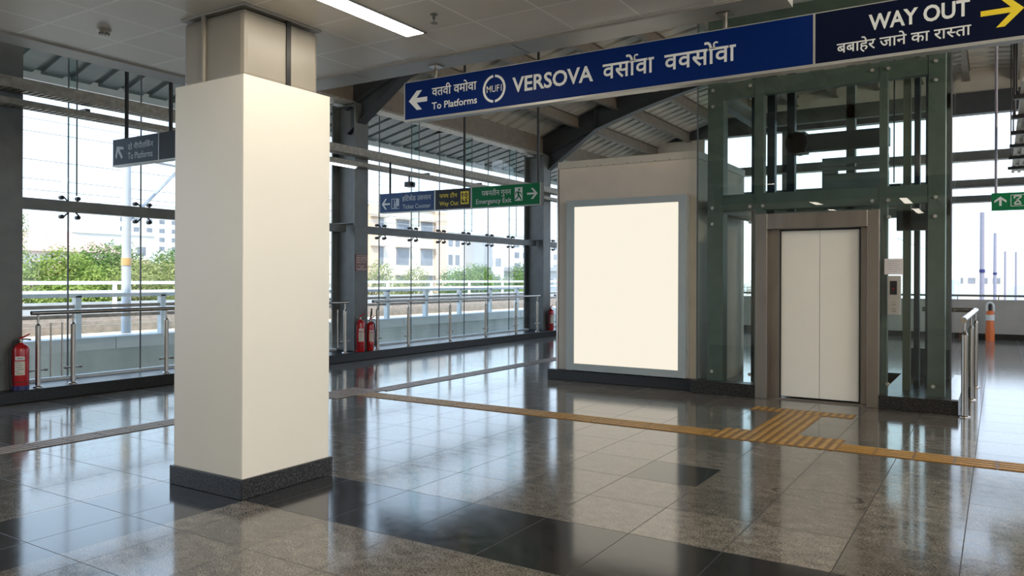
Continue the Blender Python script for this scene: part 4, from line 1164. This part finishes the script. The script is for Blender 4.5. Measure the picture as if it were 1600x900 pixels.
tree(-35.0, 23.6, 3.2, 1.9, 'leaf_b', 'dark green tree directly left of the white pillar', 7)
tree(-34.0, 27.0, 2.6, 2.2, 'leaf_b', 'green tree mostly hidden behind the white pillar', 8)
tree(-40.0, 43.0, 3.2, 2.6, 'leaf_c', 'thin olive tree in front of the cream block with hooded windows', 9, 4500, 9)
tree(-40.0, 48.0, 2.6, 2.3, 'leaf_c', 'thin olive tree right of the one by the middle column', 10, 4000, 9)
tree(-36.0, 49.8, 2.5, 2.7, 'leaf_b', 'large round green tree seen under the emergency exit sign', 11, 12000, 15)
tree(-37.5, 54.4, 3.2, 3.0, 'leaf_b', 'tallest large green tree, right of the round one under the exit sign', 12, 14000, 16)
tree(-36.0, 58.9, 2.6, 2.7, 'leaf_b', 'large green tree before the farthest window column', 13, 12000, 15)
tree(-32.2, 52.0, 0.9, 1.6, 'leaf_a', 'small bright green tree in front of the large round one', 14, 6000, 10)

GROUPS = {'fire_extinguisher': 'red fire extinguishers on the kerb', 'handrail': 'railings along the glass wall', 'steel_column': 'steel columns of the glass wall',
          'tactile_paving': 'tactile paving runs on the floor', 'cable_tray': 'cable trays along the glass wall', 'ceiling_lamp': 'recessed linear ceiling lamps',
          'fill_lamp': 'added fill lamps under the vaulted roof', 'catenary_mast': 'catenary masts outside', 'apartment_building': 'buildings outside'}
for o in list(bpy.data.objects):
    k = o.name.split('.')[0]
    if o.parent is None and k in GROUPS and 'group' not in o: o['group'] = GROUPS[k]

# ================================================================== LIGHT
w = bpy.data.worlds.new('daylight'); SC.world = w; w.use_nodes = True
nt = w.node_tree
for n_ in list(nt.nodes): nt.nodes.remove(n_)
wo = nt.nodes.new('ShaderNodeOutputWorld'); bg = nt.nodes.new('ShaderNodeBackground')
tc = nt.nodes.new('ShaderNodeTexCoord'); sp = nt.nodes.new('ShaderNodeSeparateXYZ')
cr = nt.nodes.new('ShaderNodeValToRGB')
cr.color_ramp.elements[0].position = 0.0; cr.color_ramp.elements[0].color = (0.75, 0.875, 1.0, 1)
cr.color_ramp.elements[1].position = 0.65; cr.color_ramp.elements[1].color = (0.46, 0.67, 1.0, 1)
nt.links.new(tc.outputs['Generated'], sp.inputs[0]); nt.links.new(sp.outputs['Z'], cr.inputs['Fac'])
nt.links.new(cr.outputs['Color'], bg.inputs['Color']); bg.inputs['Strength'].default_value = 1.9
nt.links.new(bg.outputs[0], wo.inputs['Surface'])
sl = bpy.data.lights.new('sun', 'SUN'); sl.energy = 3.4; sl.angle = 0.02; sl.color = (1.0, 0.93, 0.80)
so = bpy.data.objects.new('sun', sl); COL.objects.link(so)
so.rotation_euler = Vector((0.42, -0.50, 0.76)).to_track_quat('Z', 'Y').to_euler()

# ================================================================== CAMERA
cam = bpy.data.cameras.new('camera'); co = bpy.data.objects.new('camera', cam); COL.objects.link(co)
cam.sensor_fit = 'HORIZONTAL'; cam.sensor_width = 36.0; cam.lens = 36.0 * 1206.5 / 1600.0
cam.shift_y = -(450.0 - 434.6) / 1600.0
cam.clip_start = 0.05; cam.clip_end = 1000
th, roll = math.radians(32.222), math.radians(0.22563)
fwd = Vector((-math.sin(th), math.cos(th), 0)); rgt = Vector((math.cos(th), math.sin(th), 0)); up = Vector((0, 0, 1))
r2 = rgt * math.cos(roll) + up * math.sin(roll); u2 = up * math.cos(roll) - rgt * math.sin(roll)
co.matrix_world = Matrix(((r2.x, u2.x, -fwd.x, 0), (r2.y, u2.y, -fwd.y, 0), (r2.z, u2.z, -fwd.z, 1.5), (0, 0, 0, 1)))
SC.camera = co

SC.view_settings.view_transform = 'Standard'; SC.view_settings.look = 'None'
SC.view_settings.exposure = 0.45; SC.view_settings.gamma = 1.0; SC.view_settings.use_curve_mapping = False
SC.cycles.use_denoising = True
SC.cycles.max_bounces = 14; SC.cycles.diffuse_bounces = 6; SC.cycles.glossy_bounces = 6
SC.cycles.transparent_max_bounces = 40; SC.cycles.transmission_bounces = 8
SC.cycles.caustics_reflective = False; SC.cycles.caustics_refractive = False
SC.cycles.sample_clamp_indirect = 6.0
